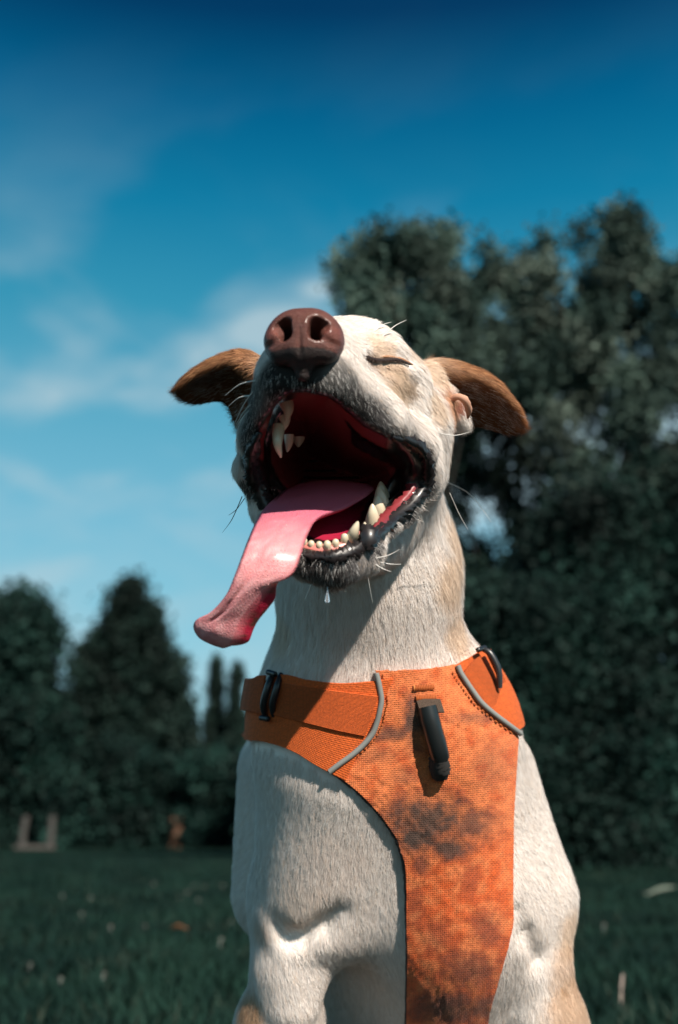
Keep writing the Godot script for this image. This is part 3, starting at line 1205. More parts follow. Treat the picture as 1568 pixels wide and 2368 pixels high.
func build_whiskers(root: Node3D, dry: PackedInt32Array) -> void:
	var m := mat(Color(.80, .78, .74), .5)
	var dark := mat(Color(.10, .09, .09), .5)
	# start x, y; end x, y; nearer(-)/farther(+) at the end; sag
	for w in [[585, 905, 540, 985, .03, -8], [578, 915, 528, 940, .03, -8], [580, 935, 545, 985, .03, -6], [575, 950, 540, 1000, .03, -5], [590, 880, 520, 915, .04, -9], [572, 985, 556, 1040, .02, -5],
		[1037, 1116, 1136, 1206, .03, -18], [1040, 1140, 1082, 1224, .03, 5], [560, 1148, 514, 1232, .02, 10], [566, 1152, 528, 1192, .02, 6], [868, 764, 905, 745, .01, -4], [885, 778, 940, 740, .01, -5], [872, 1290, 925, 1270, .0, 4], [880, 1300, 928, 1305, .0, 2], [868, 1305, 905, 1322, .0, 2], [1010, 1000, 1090, 998, .02, 8],
		[720, 1350, 705, 1385, .0, 1], [850, 1330, 862, 1395, .01, 2]]:
		var a := hit(F, w[0], w[1], dry)
		var d := to_px(a).z
		if d > .9: d = .72
		a = P(w[0], w[1], d)
		var b := P(w[2], w[3], d + w[4])
		var c: Vector3 = (a + b) * .5 + UP * (-w[5] * d / FPX)
		var col := dark if w[0] > 559 and w[0] < 567 else m
		part("whisker", tube(curve([a, c, b], 12), [.00032, .00026, .00008], 4, 0.0, 1.0, false), col, root)
	# a drop of drool under the chin
	var wm := StandardMaterial3D.new()
	wm.albedo_color = Color(.95, .97, 1, .15)
	wm.roughness = .05
	wm.refraction_enabled = true
	wm.refraction_scale = .033
	part("drool", tube(pcurve([Vector3(757, 1345, .628), Vector3(757, 1372, .628), Vector3(757, 1388, .628), Vector3(757, 1394, .628)], 12), [.0003, .0004, .0012, .0016, .0006], 8), wm, root)

# ---------- the harness
var weave_tex: ImageTexture
var weave_h: ImageTexture
var rib_h: ImageTexture

func weave_images() -> void:
	# plain weave: one tile holds 8 x 8 threads
	var S := 128
	var c := Image.create(S, S, false, Image.FORMAT_RGB8)
	var h := Image.create(S, S, false, Image.FORMAT_RGB8)
	var r := Image.create(S, S, false, Image.FORMAT_RGB8)
	var tone := PackedFloat32Array()
	for i in 64: tone.append(rng.randf_range(.88, 1.0))
	for y in S:
		for x in S:
			var cx := x / 16
			var cy := y / 16
			var fx := (x % 16) / 16.0
			var fy := (y % 16) / 16.0
			var over := (cx + cy) % 2 == 0
			var a := sin(PI * fx)
			var b := sin(PI * fy)
			var z := (.45 + .55 * a) * pow(b, .5) if over else (.25 + .55 * b) * pow(a, .5) * .8
			h.set_pixel(x, y, Color(z, z, z))
			var t := tone[cy * 8 + cx]
			c.set_pixel(x, y, Color(t, t, t))
			var rz := absf(sin(PI * y / 16.0)) * (.8 + .2 * absf(sin(PI * (x / 8.0 + float(y / 16) * .5))))
			r.set_pixel(x, y, Color(rz, rz, rz))
	weave_tex = ImageTexture.create_from_image(c)
	weave_h = ImageTexture.create_from_image(h)
	rib_h = ImageTexture.create_from_image(r)

# dirt on the chest panel: where the photograph shows it, with a ragged grain
func stain_image(x0: float, y0: float, x1: float, y1: float) -> ImageTexture:
	var W := 220
	var H := 400
	var im := Image.create(W, H, false, Image.FORMAT_RGB8)
	var spots := [[985, 1885, 120, 62, .92], [1080, 1900, 70, 45, .75], [960, 1930, 70, 50, .95], [1035, 1950, 60, 36, .9], [955, 1665, 34, 75, .9], [905, 1692, 70, 20, .75], [1090, 1660, 70, 16, .5], [975, 1985, 25, 40, .6], [1085, 2230, 75, 60, .6], [1040, 2320, 90, 50, .75], [1110, 2320, 50, 40, .7], [1120, 2140, 45, 60, .5], [1120, 1760, 40, 60, .3], [965, 2090, 22, 70, .35], [870, 1740, 50, 25, .35], [1010, 2160, 40, 50, .35], [1080, 2020, 30, 60, .3], [1100, 1575, 40, 20, .2], [930, 1790, 40, 25, .4], [1040, 2400, 90, 40, .8]]  # the tall spot left of the loop: dirt plus the loop's painted shadow
	var n := FastNoiseLite.new()
	n.seed = 11
	n.frequency = .02
	n.fractal_octaves = 3
	for j in H:
		for i in W:
			var x := lerpf(x0, x1, i / float(W))
			var y := lerpf(y0, y1, j / float(H))
			var a := n.get_noise_2d(x, y)
			var b := n.get_noise_2d(x * 4.0 + 300.0, y * 4.0)
			# faded and saturated dye in uneven areas
			var fadev := ss(-.5, .6, a + (1.0 - ss(1850.0, 2010.0, y + a * 160.0)) * .45 - .1 + b * .06)
			var c := Color(.58, .088, .008).lerp(Color(.72, .190, .054), fadev)
			c = c.lerp(Color(.50, .075, .012), ss(.05, .5, n.get_noise_2d(x * 1.7 + 900.0, y * 2.3)) * .18)
			var dirt := 0.0
			for s in spots:
				var e: float = sqrt(pow((x - s[0]) / s[2], 2) + pow((y - s[1]) / s[3], 2))
				e += a * .5 + b * .2
				dirt = maxf(dirt, s[4] * (1.0 - ss(.15, 1.4, e)))
			dirt = maxf(dirt, ss(.3, .9, b + a * .5) * .15)
			c = c.lerp(Color(.050, .038, .030), dirt)
			im.set_pixel(i, j, c.linear_to_srgb())
	return ImageTexture.create_from_image(im)

func cloth(tint: Color, h: Texture2D, scale: float) -> StandardMaterial3D:
	var m := mat(tint, .85)
	m.albedo_texture = weave_tex
	m.heightmap_enabled = true
	m.heightmap_texture = h
	m.heightmap_scale = scale
	m.rim_enabled = true
	m.rim = .25
	m.rim_tint = .6
	return m

func mark(g: Array) -> void:
	var use := F.all()
	for line in g:
		for e in range(2, line.size() - 2):
			var p: Vector3 = line[e]
			var q := to_px(p)
			if q.z > 1.0: continue
			var h := hit(F, q.x, q.y, use, q.z - .012)
			var k := cover_key(h)
			covered[k] = true

func edge_at(tab: Array, y: float) -> float:
	for k in tab.size() - 1:
		if y <= tab[k + 1].x:
			return lerpf(tab[k].y, tab[k + 1].y, clampf((y - tab[k].x) / (tab[k + 1].x - tab[k].x), 0.0, 1.0))
	return tab[tab.size() - 1].y

# sheet between an upper and a lower line of picture points, laid on the body
func laid(upper: Array, lower: Array, nu: int, nv: int, off: float) -> Array:
	var use := HB.all()
	var ends := []
	for l in [upper, lower]:
		var w := []
		for q in l:
			w.append(shrink(HB, hit(HB, q.x, q.y, use, .6) if q.z == 0.0 else PV(q), off, use))
		ends.append(curve(w, nu))
	var g := []
	for j in nv + 1:
		var line := PackedVector3Array()
		for i in nu + 1:
			line.append(shrink(HB, ends[0][i].lerp(ends[1][i], float(j) / nv), off, use))
		g.append(line)
	return g

func build_harness() -> void:
	weave_images()
	var use := HB.all()
	var root := thing("dog_harness", "dirty orange canvas dog harness with grey piping and black leash loop on the dog's chest", "harness", P(950, 1700, .80))
	# chest panel
	var left := [Vector2(1548, 868), Vector2(1580, 876), Vector2(1620, 881), Vector2(1660, 872), Vector2(1690, 860), Vector2(1720, 838), Vector2(1750, 805), Vector2(1779, 766), Vector2(1800, 795), Vector2(1830, 832), Vector2(1880, 880), Vector2(1930, 914), Vector2(1990, 935), Vector2(2060, 943), Vector2(2200, 948), Vector2(2460, 946)]
	var right := [Vector2(1548, 1043), Vector2(1575, 1060), Vector2(1600, 1077), Vector2(1630, 1100), Vector2(1660, 1134), Vector2(1700, 1187), Vector2(1800, 1181), Vector2(1900, 1177), Vector2(2040, 1178), Vector2(2130, 1180), Vector2(2180, 1170), Vector2(2250, 1150), Vector2(2330, 1128), Vector2(2460, 1105)]
	var NR := 92
	var NC := 34
	var g := []
	for i in NR + 1:
		var y := lerpf(1548, 2460, float(i) / NR)
		var l := edge_at(left, y)
		var r := edge_at(right, y)
		var line := PackedVector3Array()
		for j in NC + 1:
			var v := float(j) / NC
			var x := lerpf(l, r, v)
			var yy := y + (sin(PI * v) * 4.0 - v * 10.0) * ss(1600.0, 1548.0, y)
			var p := shrink(HB, hit(HB, x, yy, use, .6), .0048, use)
			# soft wrinkles
			p -= FW * (.0011 * noise.get_noise_2d(x * .9, yy * 2.2) + .0007 * noise.get_noise_2d(x * 2.2, yy * 5.0))
			line.append(p)
		g.append(line)
	mark(g)
	stamp("panel laid")
	var canvas := cloth(Color.WHITE, weave_h, .055)
	canvas.detail_enabled = true
	canvas.detail_albedo = stain_image(740, 1530, 1210, 2470)
	canvas.detail_blend_mode = BaseMaterial3D.BLEND_MODE_MUL
	canvas.detail_uv_layer = BaseMaterial3D.DETAIL_UV_2
	var uvf := func(i: int, j: int) -> Vector2:
		var y := lerpf(1548, 2460, float(i) / NR)
		var x := lerpf(edge_at(left, y), edge_at(right, y), float(j) / NC)
		return Vector2((x - 740.0) / 470.0, (y - 1530.0) / 940.0)
	var pan := sheet(g, .0028, Vector2(1, 1), uvf)
	# weave runs straight across the panel: lay its coordinates by place, not by row
	pan = reuv(pan, 16.0, 22.0)
	var panel := part("chest_panel", pan, canvas, root)
	# yokes round the neck, left and right, and the band that joins them behind
	var orange := cloth(Color(.62, .105, .011), weave_h, .05)
	orange.uv1_scale = Vector3.ONE
	var strapm := cloth(Color(.64, .105, .010), rib_h, .08)
	var ly := laid([Vector3(905, 1566, 0), Vector3(800, 1578, 0), Vector3(720, 1572, 0), Vector3(660, 1562, 0), Vector3(615, 1600, 0), Vector3(600, 1610, .90), Vector3(600, 1560, .95), Vector3(700, 1500, 1.02)],
		[Vector3(800, 1800, 0), Vector3(735, 1765, 0), Vector3(690, 1736, 0), Vector3(640, 1718, 0), Vector3(595, 1712, 0), Vector3(570, 1710, .92), Vector3(560, 1690, 1.0), Vector3(640, 1640, 1.08)], 40, 12, .0036)
	mark(ly)
	part("yoke", reuv(sheet(ly, .003, Vector2(14, 6)), 0, 0), orange, root)
	var ry := laid([Vector3(1025, 1552, 0), Vector3(1065, 1530, 0), Vector3(1085, 1520, 0), Vector3(1098, 1515, .86), Vector3(1100, 1510, .92), Vector3(1020, 1480, 1.0)],
		[Vector3(1165, 1712, 0), Vector3(1184, 1692, 0), Vector3(1184, 1680, .88), Vector3(1190, 1670, .92), Vector3(1180, 1640, 1.0), Vector3(1080, 1600, 1.08)], 26, 16, .0036)
	mark(ry)
	part("yoke", reuv(sheet(ry, .003, Vector2(12, 8)), 0, 0), orange, root)
	var by := laid([Vector3(700, 1500, 1.02), Vector3(780, 1460, 1.05), Vector3(880, 1440, 1.06), Vector3(960, 1450, 1.05), Vector3(1020, 1480, 1.0)], [Vector3(640, 1640, 1.08), Vector3(760, 1600, 1.12), Vector3(880, 1580, 1.14), Vector3(990, 1590, 1.12), Vector3(1080, 1600, 1.08)], 16, 6, .0045)
	part("back_band", reuv(sheet(by, .003, Vector2(14, 6)), 0, 0), orange, root)
	# webbing straps
	var ls := laid([Vector3(872, 1606, 0), Vector3(800, 1597, 0), Vector3(720, 1587, 0), Vector3(655, 1578, 0), Vector3(632, 1576, 0)], [Vector3(842, 1696, 0), Vector3(790, 1686, 0), Vector3(720, 1669, 0), Vector3(650, 1652, 0), Vector3(625, 1648, 0)], 24, 8, .0062)
	part("strap", reuv(sheet(ls, .0018, Vector2(11, 4)), 0, 0), strapm, root, false, "wide ribbed webbing strap in the dog's own shadow")
	var ls2 := laid([Vector3(640, 1566, 0), Vector3(625, 1568, 0), Vector3(610, 1575, 0), Vector3(603, 1580, .88)], [Vector3(632, 1650, 0), Vector3(615, 1648, 0), Vector3(600, 1645, 0), Vector3(592, 1645, .90)], 10, 6, .0090)
	part("strap_tail", reuv(sheet(ls2, .0018, Vector2(2.5, 4)), 0, 0), strapm, root)
	var rs := laid([Vector3(1058, 1562, 0), Vector3(1072, 1545, 0), Vector3(1084, 1532, 0), Vector3(1096, 1524, 0)], [Vector3(1120, 1652, 0), Vector3(1134, 1630, 0), Vector3(1140, 1612, 0), Vector3(1143, 1600, 0)], 12, 14, .0058)
	part("strap", reuv(sheet(rs, .0018, Vector2(4, 6)), 0, 0, true), strapm, root, false, "sunlit ribbed webbing strap beside the neck")
	var rt := laid([Vector3(1100, 1520, 0), Vector3(1105, 1518, 0), Vector3(1108, 1518, 0)], [Vector3(1136, 1592, 0), Vector3(1140, 1590, 0), Vector3(1143, 1588, 0)], 4, 10, .0105)
	part("strap_tail", reuv(sheet(rt, .0022, Vector2(1, 5)), 0, 0), strapm, root)
	# sliders
	var black := mat(Color(.012, .013, .015), .35)
	black.clearcoat_enabled = true
	black.clearcoat = .3
	for b in [[Vector3(648, 1558, .006), Vector3(650, 1590, .012), Vector3(640, 1630, .012), Vector3(630, 1662, .006)], [Vector3(660, 1560, .004), Vector3(664, 1590, .010), Vector3(654, 1630, .010), Vector3(645, 1660, .004)], [Vector3(1090, 1512, .009), Vector3(1100, 1530, .013), Vector3(1120, 1565, .013), Vector3(1134, 1600, .009)]]:
		var pts := []
		for q in b:
			pts.append(shrink(HB, hit(HB, q.x, q.y, use, .6), q.z, use))
		part("buckle", tube(curve(pts, 18), [.0018, .0026, .0026, .0018], 8), black, root)
	# two cross bars of the slider
	for b in [[Vector2(662, 1562), Vector2(646, 1558)], [Vector2(646, 1662), Vector2(630, 1660)], [Vector2(1078, 1514), Vector2(1094, 1512)]]:
		var pts := []
		for q in b: pts.append(shrink(HB, hit(HB, q.x, q.y, use, .6), .010, use))
		part("buckle", tube(curve(pts, 6), [.0020], 8), black, root)
	# piping
	var grey := mat(Color(.20, .21, .20), .6)
	var pipe_l := []
	for y in [1553, 1570, 1590, 1615, 1640, 1665, 1690, 1715, 1740, 1762, 1780]:
		pipe_l.append(shrink(HB, hit(HB, edge_at(left, y) - 1.0, y, use, .6), .0066, use))
	part("piping", tube(curve(pipe_l, 60), [.0020], 10), grey, panel)
	var pipe_r := []
	for y in [1542, 1560, 1580, 1605, 1630, 1655, 1680, 1698]:
		pipe_r.append(shrink(HB, hit(HB, edge_at(right, y) + 1.0, y, use, .6), .0066, use))
	part("piping", tube(curve(pipe_r, 50), [.0020], 10), grey, panel)
	# dark seam binding along the lower left edge
	var bind := []
	for y in [1783, 1800, 1830, 1880, 1930, 1990, 2060, 2200, 2330, 2455]:
		bind.append(shrink(HB, hit(HB, edge_at(left, y) - 2.0, y, use, .6), .0022, use))
	part("edge_binding", tube(curve(bind, 90), [.0018], 8, .5, 300.0), mat(Color(.03, .028, .028), .9), panel)
	# rows of stitches beside the piping
	var thread := mat(Color(.42, .10, .02), .7)
	var st := []
	for side in 2:
		var tab: Array = left if side == 0 else right
		var y := 1556.0
		while y < (1776.0 if side == 0 else 1698.0):
			var sgn := 1.0 if side == 0 else -1.0
			st.append([edge_at(tab, y) + sgn * 13.0, y, edge_at(tab, y + 4.0) + sgn * 13.0, y + 4.5])
			y += 8.0
	for s in st:
		var a := shrink(HB, hit(HB, s[0], s[1], use, .6), .0056, use)
		var b := shrink(HB, hit(HB, s[2], s[3], use, .6), .0056, use)
		part("stitch", tube(PackedVector3Array([a, (a + b) * .5 - FW * .0004, b]), [.0005, .0006, .0005], 5), thread, panel)
	# bar tacks above the loop
	for row in 2:
		var n := 13
		for i in n:
			var x := (950.0 if row == 0 else 956.0) + i * 3.6
			var y := 1581.0 if row == 0 else 1605.0
			var a := shrink(HB, hit(HB, x, y, use, .6), .0056, use)
			var b := shrink(HB, hit(HB, x + 1.5, y + 13.0, use, .6), .0056, use)
			part("stitch", tube(PackedVector3Array([a, (a + b) * .5 - FW * .0012, b]), [.0005, .0007, .0005], 5), mat(Color(.62, .22, .06), .7) if i == 0 and row == 0 else thread, panel)
	# leash loop: webbing tab, rubber sleeve, worn end
	var base := hit(HB, 1000, 1690, use, .6)
	var d0 := to_px(base).z
	var tabg := []
	for i in 7:
		var t := i / 6.0
		var line := PackedVector3Array()
		for j in 5:
			line.append(P(lerpf(962, 1018, j / 4.0) + t * 10.0, 1616 + t * 30.0, d0 - .008 - .006 * t))
		tabg.append(line)
	part("loop_tab", reuv(sheet(tabg, .002, Vector2(3, 1.5)), 0, 0), cloth(Color(.10, .065, .045), weave_h, .06), root)
	var sleeve := pcurve([Vector3(988, 1634, d0 - .0105), Vector3(996, 1668, d0 - .0125), Vector3(1006, 1705, d0 - .013), Vector3(1014, 1735, d0 - .0125), Vector3(1018, 1752, d0 - .011)], 24)
	var rub := mat(Color(.007, .009, .010), .35)
	rub.clearcoat_enabled = true
	rub.clearcoat = .4
	rub.clearcoat_roughness = .25
	var loop := part("leash_loop", tube(sleeve, [.0066, .0070, .0070, .0070, .0068], 18, .08, 90.0), rub, root, false, "shiny black rubber sleeve of the leash loop")
	var worn := pcurve([Vector3(1014, 1750, d0 - .011), Vector3(1016, 1775, d0 - .008), Vector3(1017, 1786, d0 - .004)], 12)
	part("loop_end", tube(worn, [.0066, .0072, .0066], 12, .45, 260.0), mat(Color(.02, .019, .018), .95), loop, false, "frayed black webbing end of the leash loop")
	stamp("harness")

# texture coordinates in threads laid by distance along the surface; (0, 0) keeps those given
func reuv(m: ArrayMesh, sx: float, sy: float, turn := false) -> ArrayMesh:
	var a := m.surface_get_arrays(0)
	var uv: PackedVector2Array = a[Mesh.ARRAY_TEX_UV]
	var v: PackedVector3Array = a[Mesh.ARRAY_VERTEX]
	for i in uv.size():
		if sx > 0.0:
			var p := v[i]
			uv[i] = Vector2(p.x * 88.0, p.y * 96.0 + p.x * 6.0)
		elif turn:
			uv[i] = Vector2(uv[i].y, uv[i].x)
	a[Mesh.ARRAY_TEX_UV] = uv
	var out := ArrayMesh.new()
	out.add_surface_from_arrays(Mesh.PRIMITIVE_TRIANGLES, a)
	return out

# ---------- trees, lawn
func leaf_spray(count: int, spread: float, ll: float, lw: float, sd: int, up := 0.0) -> ArrayMesh:
	var r := RandomNumberGenerator.new()
	r.seed = sd
	var v := PackedVector3Array()
	var n := PackedVector3Array()
	var idx := PackedInt32Array()
	for i in count:
		var o := Vector3(r.randfn(), r.randfn(), r.randfn()) * spread * .42
		var d := Vector3(r.randfn(), r.randfn() + up, r.randfn()).normalized()
		var s := d.cross(Vector3(r.randfn(), r.randfn(), r.randfn())).normalized()
		var nd := s.cross(d).normalized()
		var b := v.size()
		var k := r.randf_range(.7, 1.25)
		v.append(o)
		v.append(o + d * ll * k * .5 + s * lw * k * .5 + nd * ll * .06)
		v.append(o + d * ll * k * .5 - s * lw * k * .5 + nd * ll * .06)
		v.append(o + d * ll * k)
		for j in 4: n.append(-nd)
		idx.append_array([b, b + 1, b + 2, b + 1, b + 3, b + 2])
	return arr_mesh(v, n, idx)

var leafm: StandardMaterial3D
var bark: StandardMaterial3D

# a tree whose crown fills an outline (picture points) at a distance; clumps carry sprays of leaves
func tree(called: String, label: String, group: String, dist: float, outline: PackedVector2Array, base_px: float, clumps: int, per: int, spray: ArrayMesh, cr: float, tints: Array, deep: float, flat := .75, trunk_r := .16, open := false) -> void:
	var base := Pz(base_px, 1940, dist)
	base.y = 0.0
	var root := thing(called, label, "tree" if not called.contains("bush") else "bush", base, group)
	var lo := Vector2(1e9, 1e9)
	var hi2 := -lo
	for q in outline:
		lo = lo.min(q); hi2 = hi2.max(q)
	var gap := 30.0 / dist
	var gate := -.10
	if called == "evergreen_tree": gate = -.32
	var spots := PackedVector3Array()
	var sizes := PackedFloat32Array()
	var tries := 0
	while spots.size() < clumps and tries < clumps * 80:
		tries += 1
		var q := Vector2(rng.randf_range(lo.x, hi2.x), rng.randf_range(lo.y, hi2.y))
		if not Geometry2D.is_point_in_polygon(q, outline): continue
		var p := Pz(q.x, q.y, dist + rng.randf_range(-deep, deep))
		if p.y < .1: p.y = .1
		if open and noise.get_noise_2d(p.x * gap + 5.0 + dist, p.y * gap) < gate: continue
		if open:
			var ok := true
			for s in spots.size():
				if spots[s].distance_to(p) < cr * .85:
					ok = false
					break
			if not ok: continue
		spots.append(p)
		sizes.append(cr * rng.randf_range(.55, 1.25))
	# trunk and limbs
	var top := base
	for p in spots:
		if p.y > top.y: top = p
	var axis := curve([base, base.lerp(top, .3) + Vector3(rng.randf_range(-.1, .1), 0, 0), base.lerp(top, .65), base.lerp(top, .93)], 14)
	part("trunk", tube(axis, [trunk_r, trunk_r * .8, trunk_r * .5, trunk_r * .12], 9, .2, 3.0), bark, root)
	var step := maxi(1, spots.size() / 26)
	for i in range(0, spots.size(), step):
		var p := spots[i]
		var f := clampf((p.y - base.y) / maxf(top.y, .1) * .75, .05, .9)
		var a := axis[int(f * 14)]
		if a.distance_to(p) < .2: continue
		part("limb", tube(curve([a, a.lerp(p, .5) + Vector3(0, -.1, 0), p], 6), [trunk_r * .35 * (1.1 - f), trunk_r * .1], 6, 0.0, 1.0, false), bark, root)
	var mm := MultiMesh.new()
	mm.transform_format = MultiMesh.TRANSFORM_3D
	mm.use_colors = true
	mm.mesh = spray
	mm.instance_count = spots.size() * per
	var k := 0
	for i in spots.size():
		var tint: Color = tints[rng.randi() % tints.size()]
		tint = tint * rng.randf_range(.5, 1.5)
		var reach := (spots[i] - Vector3(base.x, spots[i].y * .75, base.z)).normalized()
		for j in per:
			var d := Vector3(rng.randfn(), rng.randfn(), rng.randfn()).normalized() * pow(rng.randf(), .45) * sizes[i]
			d.y *= flat
			if open: d = d * .62 + reach * (d.dot(reach) * .95)
			var b := Basis.from_euler(Vector3(rng.randf() * TAU, rng.randf() * TAU, rng.randf() * TAU)).scaled(Vector3.ONE * rng.randf_range(.7, 1.3))
			var p := spots[i] + d - base
			if p.y < .05: p.y = .05 + rng.randf() * .2
			mm.set_instance_transform(k, Transform3D(b, p))
			var t := rng.randf_range(.75, 1.25)
			mm.set_instance_color(k, Color(tint.r * t, tint.g * t, tint.b * t))
			k += 1
	var o := MultiMeshInstance3D.new()
	o.name = "crown"
	o.multimesh = mm
	o.material_override = leafm
	o.set_meta("kind", "stuff")
	root.add_child(o)

func V(a: Array) -> PackedVector2Array:
	var o := PackedVector2Array()
	for i in range(0, a.size(), 2): o.append(Vector2(a[i], a[i + 1]))
	return o

func build_trees() -> void:
	leafm = vmat(.75, .3)
	leafm.backlight_enabled = true
	leafm.backlight = Color(.35, .35, .30)
	bark = mat(Color(.022, .020, .017), .95)
	var near := leaf_spray(12, .22, .085, .05, 3)
	var far := leaf_spray(12, .50, .20, .11, 4)
	var needle := leaf_spray(16, .24, .16, .035, 5, .2)
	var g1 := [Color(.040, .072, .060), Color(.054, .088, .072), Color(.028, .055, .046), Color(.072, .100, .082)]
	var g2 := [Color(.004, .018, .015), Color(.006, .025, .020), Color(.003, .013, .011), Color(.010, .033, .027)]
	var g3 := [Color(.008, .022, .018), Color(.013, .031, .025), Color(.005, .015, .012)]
	var grove := "trees of the grove behind the dog"
	tree("broadleaf_tree", "tall grey-green tree with airy crown rising above dark shrubs", grove, 14.0, V([1110, 640, 1125, 575, 1160, 550, 1185, 625, 1215, 640, 1222, 530, 1260, 515, 1335, 530, 1395, 500, 1470, 525, 1475, 580, 1530, 610, 1580, 625, 1680, 760, 1720, 1100, 1680, 1300, 1300, 1250, 1230, 1000, 1130, 850]), 1400, 190, 38, near, .21, g1, .8, .7, .12, true)
	tree("broadleaf_tree", "grey-green tree with flat spreading tufts beside the dog's brow", grove, 13.2, V([780, 690, 800, 600, 850, 545, 905, 560, 950, 530, 1040, 548, 1075, 600, 1100, 720, 1130, 860, 1050, 930, 930, 850, 840, 790]), 1000, 70, 36, near, .20, g1, .45, .55, .09, true)
	tree("broadleaf_tree", "dark middle tree with sky gaps behind the dog's ear", grove, 14.8, V([980, 980, 1080, 900, 1210, 880, 1260, 1000, 1290, 1300, 1250, 1450, 1050, 1450, 980, 1300]), 1180, 70, 38, near, .22, g3, .5, .8, .09, true)
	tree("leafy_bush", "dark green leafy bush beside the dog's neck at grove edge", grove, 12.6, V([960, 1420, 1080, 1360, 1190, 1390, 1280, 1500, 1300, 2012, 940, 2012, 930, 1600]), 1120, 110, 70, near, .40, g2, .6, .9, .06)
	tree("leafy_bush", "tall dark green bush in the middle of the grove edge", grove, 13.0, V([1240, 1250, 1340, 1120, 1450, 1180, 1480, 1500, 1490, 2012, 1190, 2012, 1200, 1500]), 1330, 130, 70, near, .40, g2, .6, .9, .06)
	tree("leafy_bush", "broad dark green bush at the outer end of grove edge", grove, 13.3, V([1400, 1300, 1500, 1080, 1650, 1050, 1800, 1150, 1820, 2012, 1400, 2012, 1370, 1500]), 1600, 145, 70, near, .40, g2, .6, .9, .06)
	var lawn := "trees along the far edge of the lawn"
	tree("evergreen_tree", "pointed dark tree, the tallest of the far group", lawn, 38.0, V([318, 1335, 332, 1410, 362, 1450, 372, 1510, 400, 1555, 408, 1620, 425, 1700, 440, 1960, 140, 1960, 180, 1720, 205, 1620, 185, 1570, 205, 1510, 235, 1490, 250, 1415, 295, 1385]), 300, 380, 30, far, .48, g3, 1.6, .8, .22, true)
	tree("evergreen_tree", "rounded dark tree beside the pointed one on the far edge", lawn, 36.0, V([-120, 1400, -20, 1385, 20, 1405, 50, 1390, 90, 1395, 125, 1440, 132, 1490, 95, 1560, 150, 1620, 190, 1960, -160, 1960]), 10, 270, 36, far, .66, g2, 1.6, .85, .25)
	tree("slim_conifer", "slim dark conifer, the left-hand of a close pair", "pair of slim conifers", 44.0, V([500, 1522, 507, 1580, 517, 1680, 526, 1830, 470, 1830, 481, 1680, 493, 1580]), 500, 130, 30, needle, .18, g3, .3, .9, .10)
	tree("slim_conifer", "slim dark conifer leaning on its twin, nearer the dog's shoulder", "pair of slim conifers", 43.0, V([547, 1530, 554, 1590, 566, 1690, 574, 1830, 522, 1830, 530, 1690, 540, 1590]), 545, 130, 30, needle, .18, g3, .3, .9, .10)
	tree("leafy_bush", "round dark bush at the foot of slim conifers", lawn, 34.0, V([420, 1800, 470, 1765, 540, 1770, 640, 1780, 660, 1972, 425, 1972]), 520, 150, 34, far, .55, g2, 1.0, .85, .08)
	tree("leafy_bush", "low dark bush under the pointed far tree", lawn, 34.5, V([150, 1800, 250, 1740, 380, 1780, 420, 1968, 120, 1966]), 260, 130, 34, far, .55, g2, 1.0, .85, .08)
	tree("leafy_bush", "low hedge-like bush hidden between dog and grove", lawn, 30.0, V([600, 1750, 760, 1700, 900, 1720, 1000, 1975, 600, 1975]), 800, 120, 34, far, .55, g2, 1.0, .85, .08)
	# bare orange-brown trunk at the lawn edge
	var b := Pz(406, 1966, 33.0)
	b.y = 0.0
	var t := thing("tree_stump", "orange-brown bare trunk catching light at the lawn's edge", "trunk", b)
	part("trunk", tube(curve([b, b + Vector3(.02, .45, 0), b + Vector3(-.03, .95, 0)], 10), [.24, .19, .17], 10, .25, 4.0), mat(Color(.10, .045, .024), .9), t)
	part("branch_stub", tube(curve([b + Vector3(0, .7, .05), b + Vector3(.18, .95, .12), b + Vector3(.26, 1.15, .14)], 6), [.07, .05, .03], 7), mat(Color(.09, .045, .026), .9), t)

func build_frame() -> void:
	var o := Pz(84, 1950, 30.0)
	o.y = 0.0
	var t := thing("garden_frame", "pale weathered frame of two posts on a low base under trees", "frame", o)
	var m := mat(Color(.045, .044, .041), .9)
	for s in [-1.0, 1.0]:
		part("post", tube(curve([o + Vector3(s * .36, .1, 0), o + Vector3(s * .37, .5, 0), o + Vector3(s * .34 + .03, .92, 0)], 6), [.10, .085, .09], 8, .15, 6.0), m, t)
	part("base_beam", tube(PackedVector3Array([o + Vector3(-.55, .09, .02), o + Vector3(0, .1, .02), o + Vector3(.5, .09, .02)]), [.085], 8, .15, 6.0), mat(Color(.05, .044, .04), .9), t)

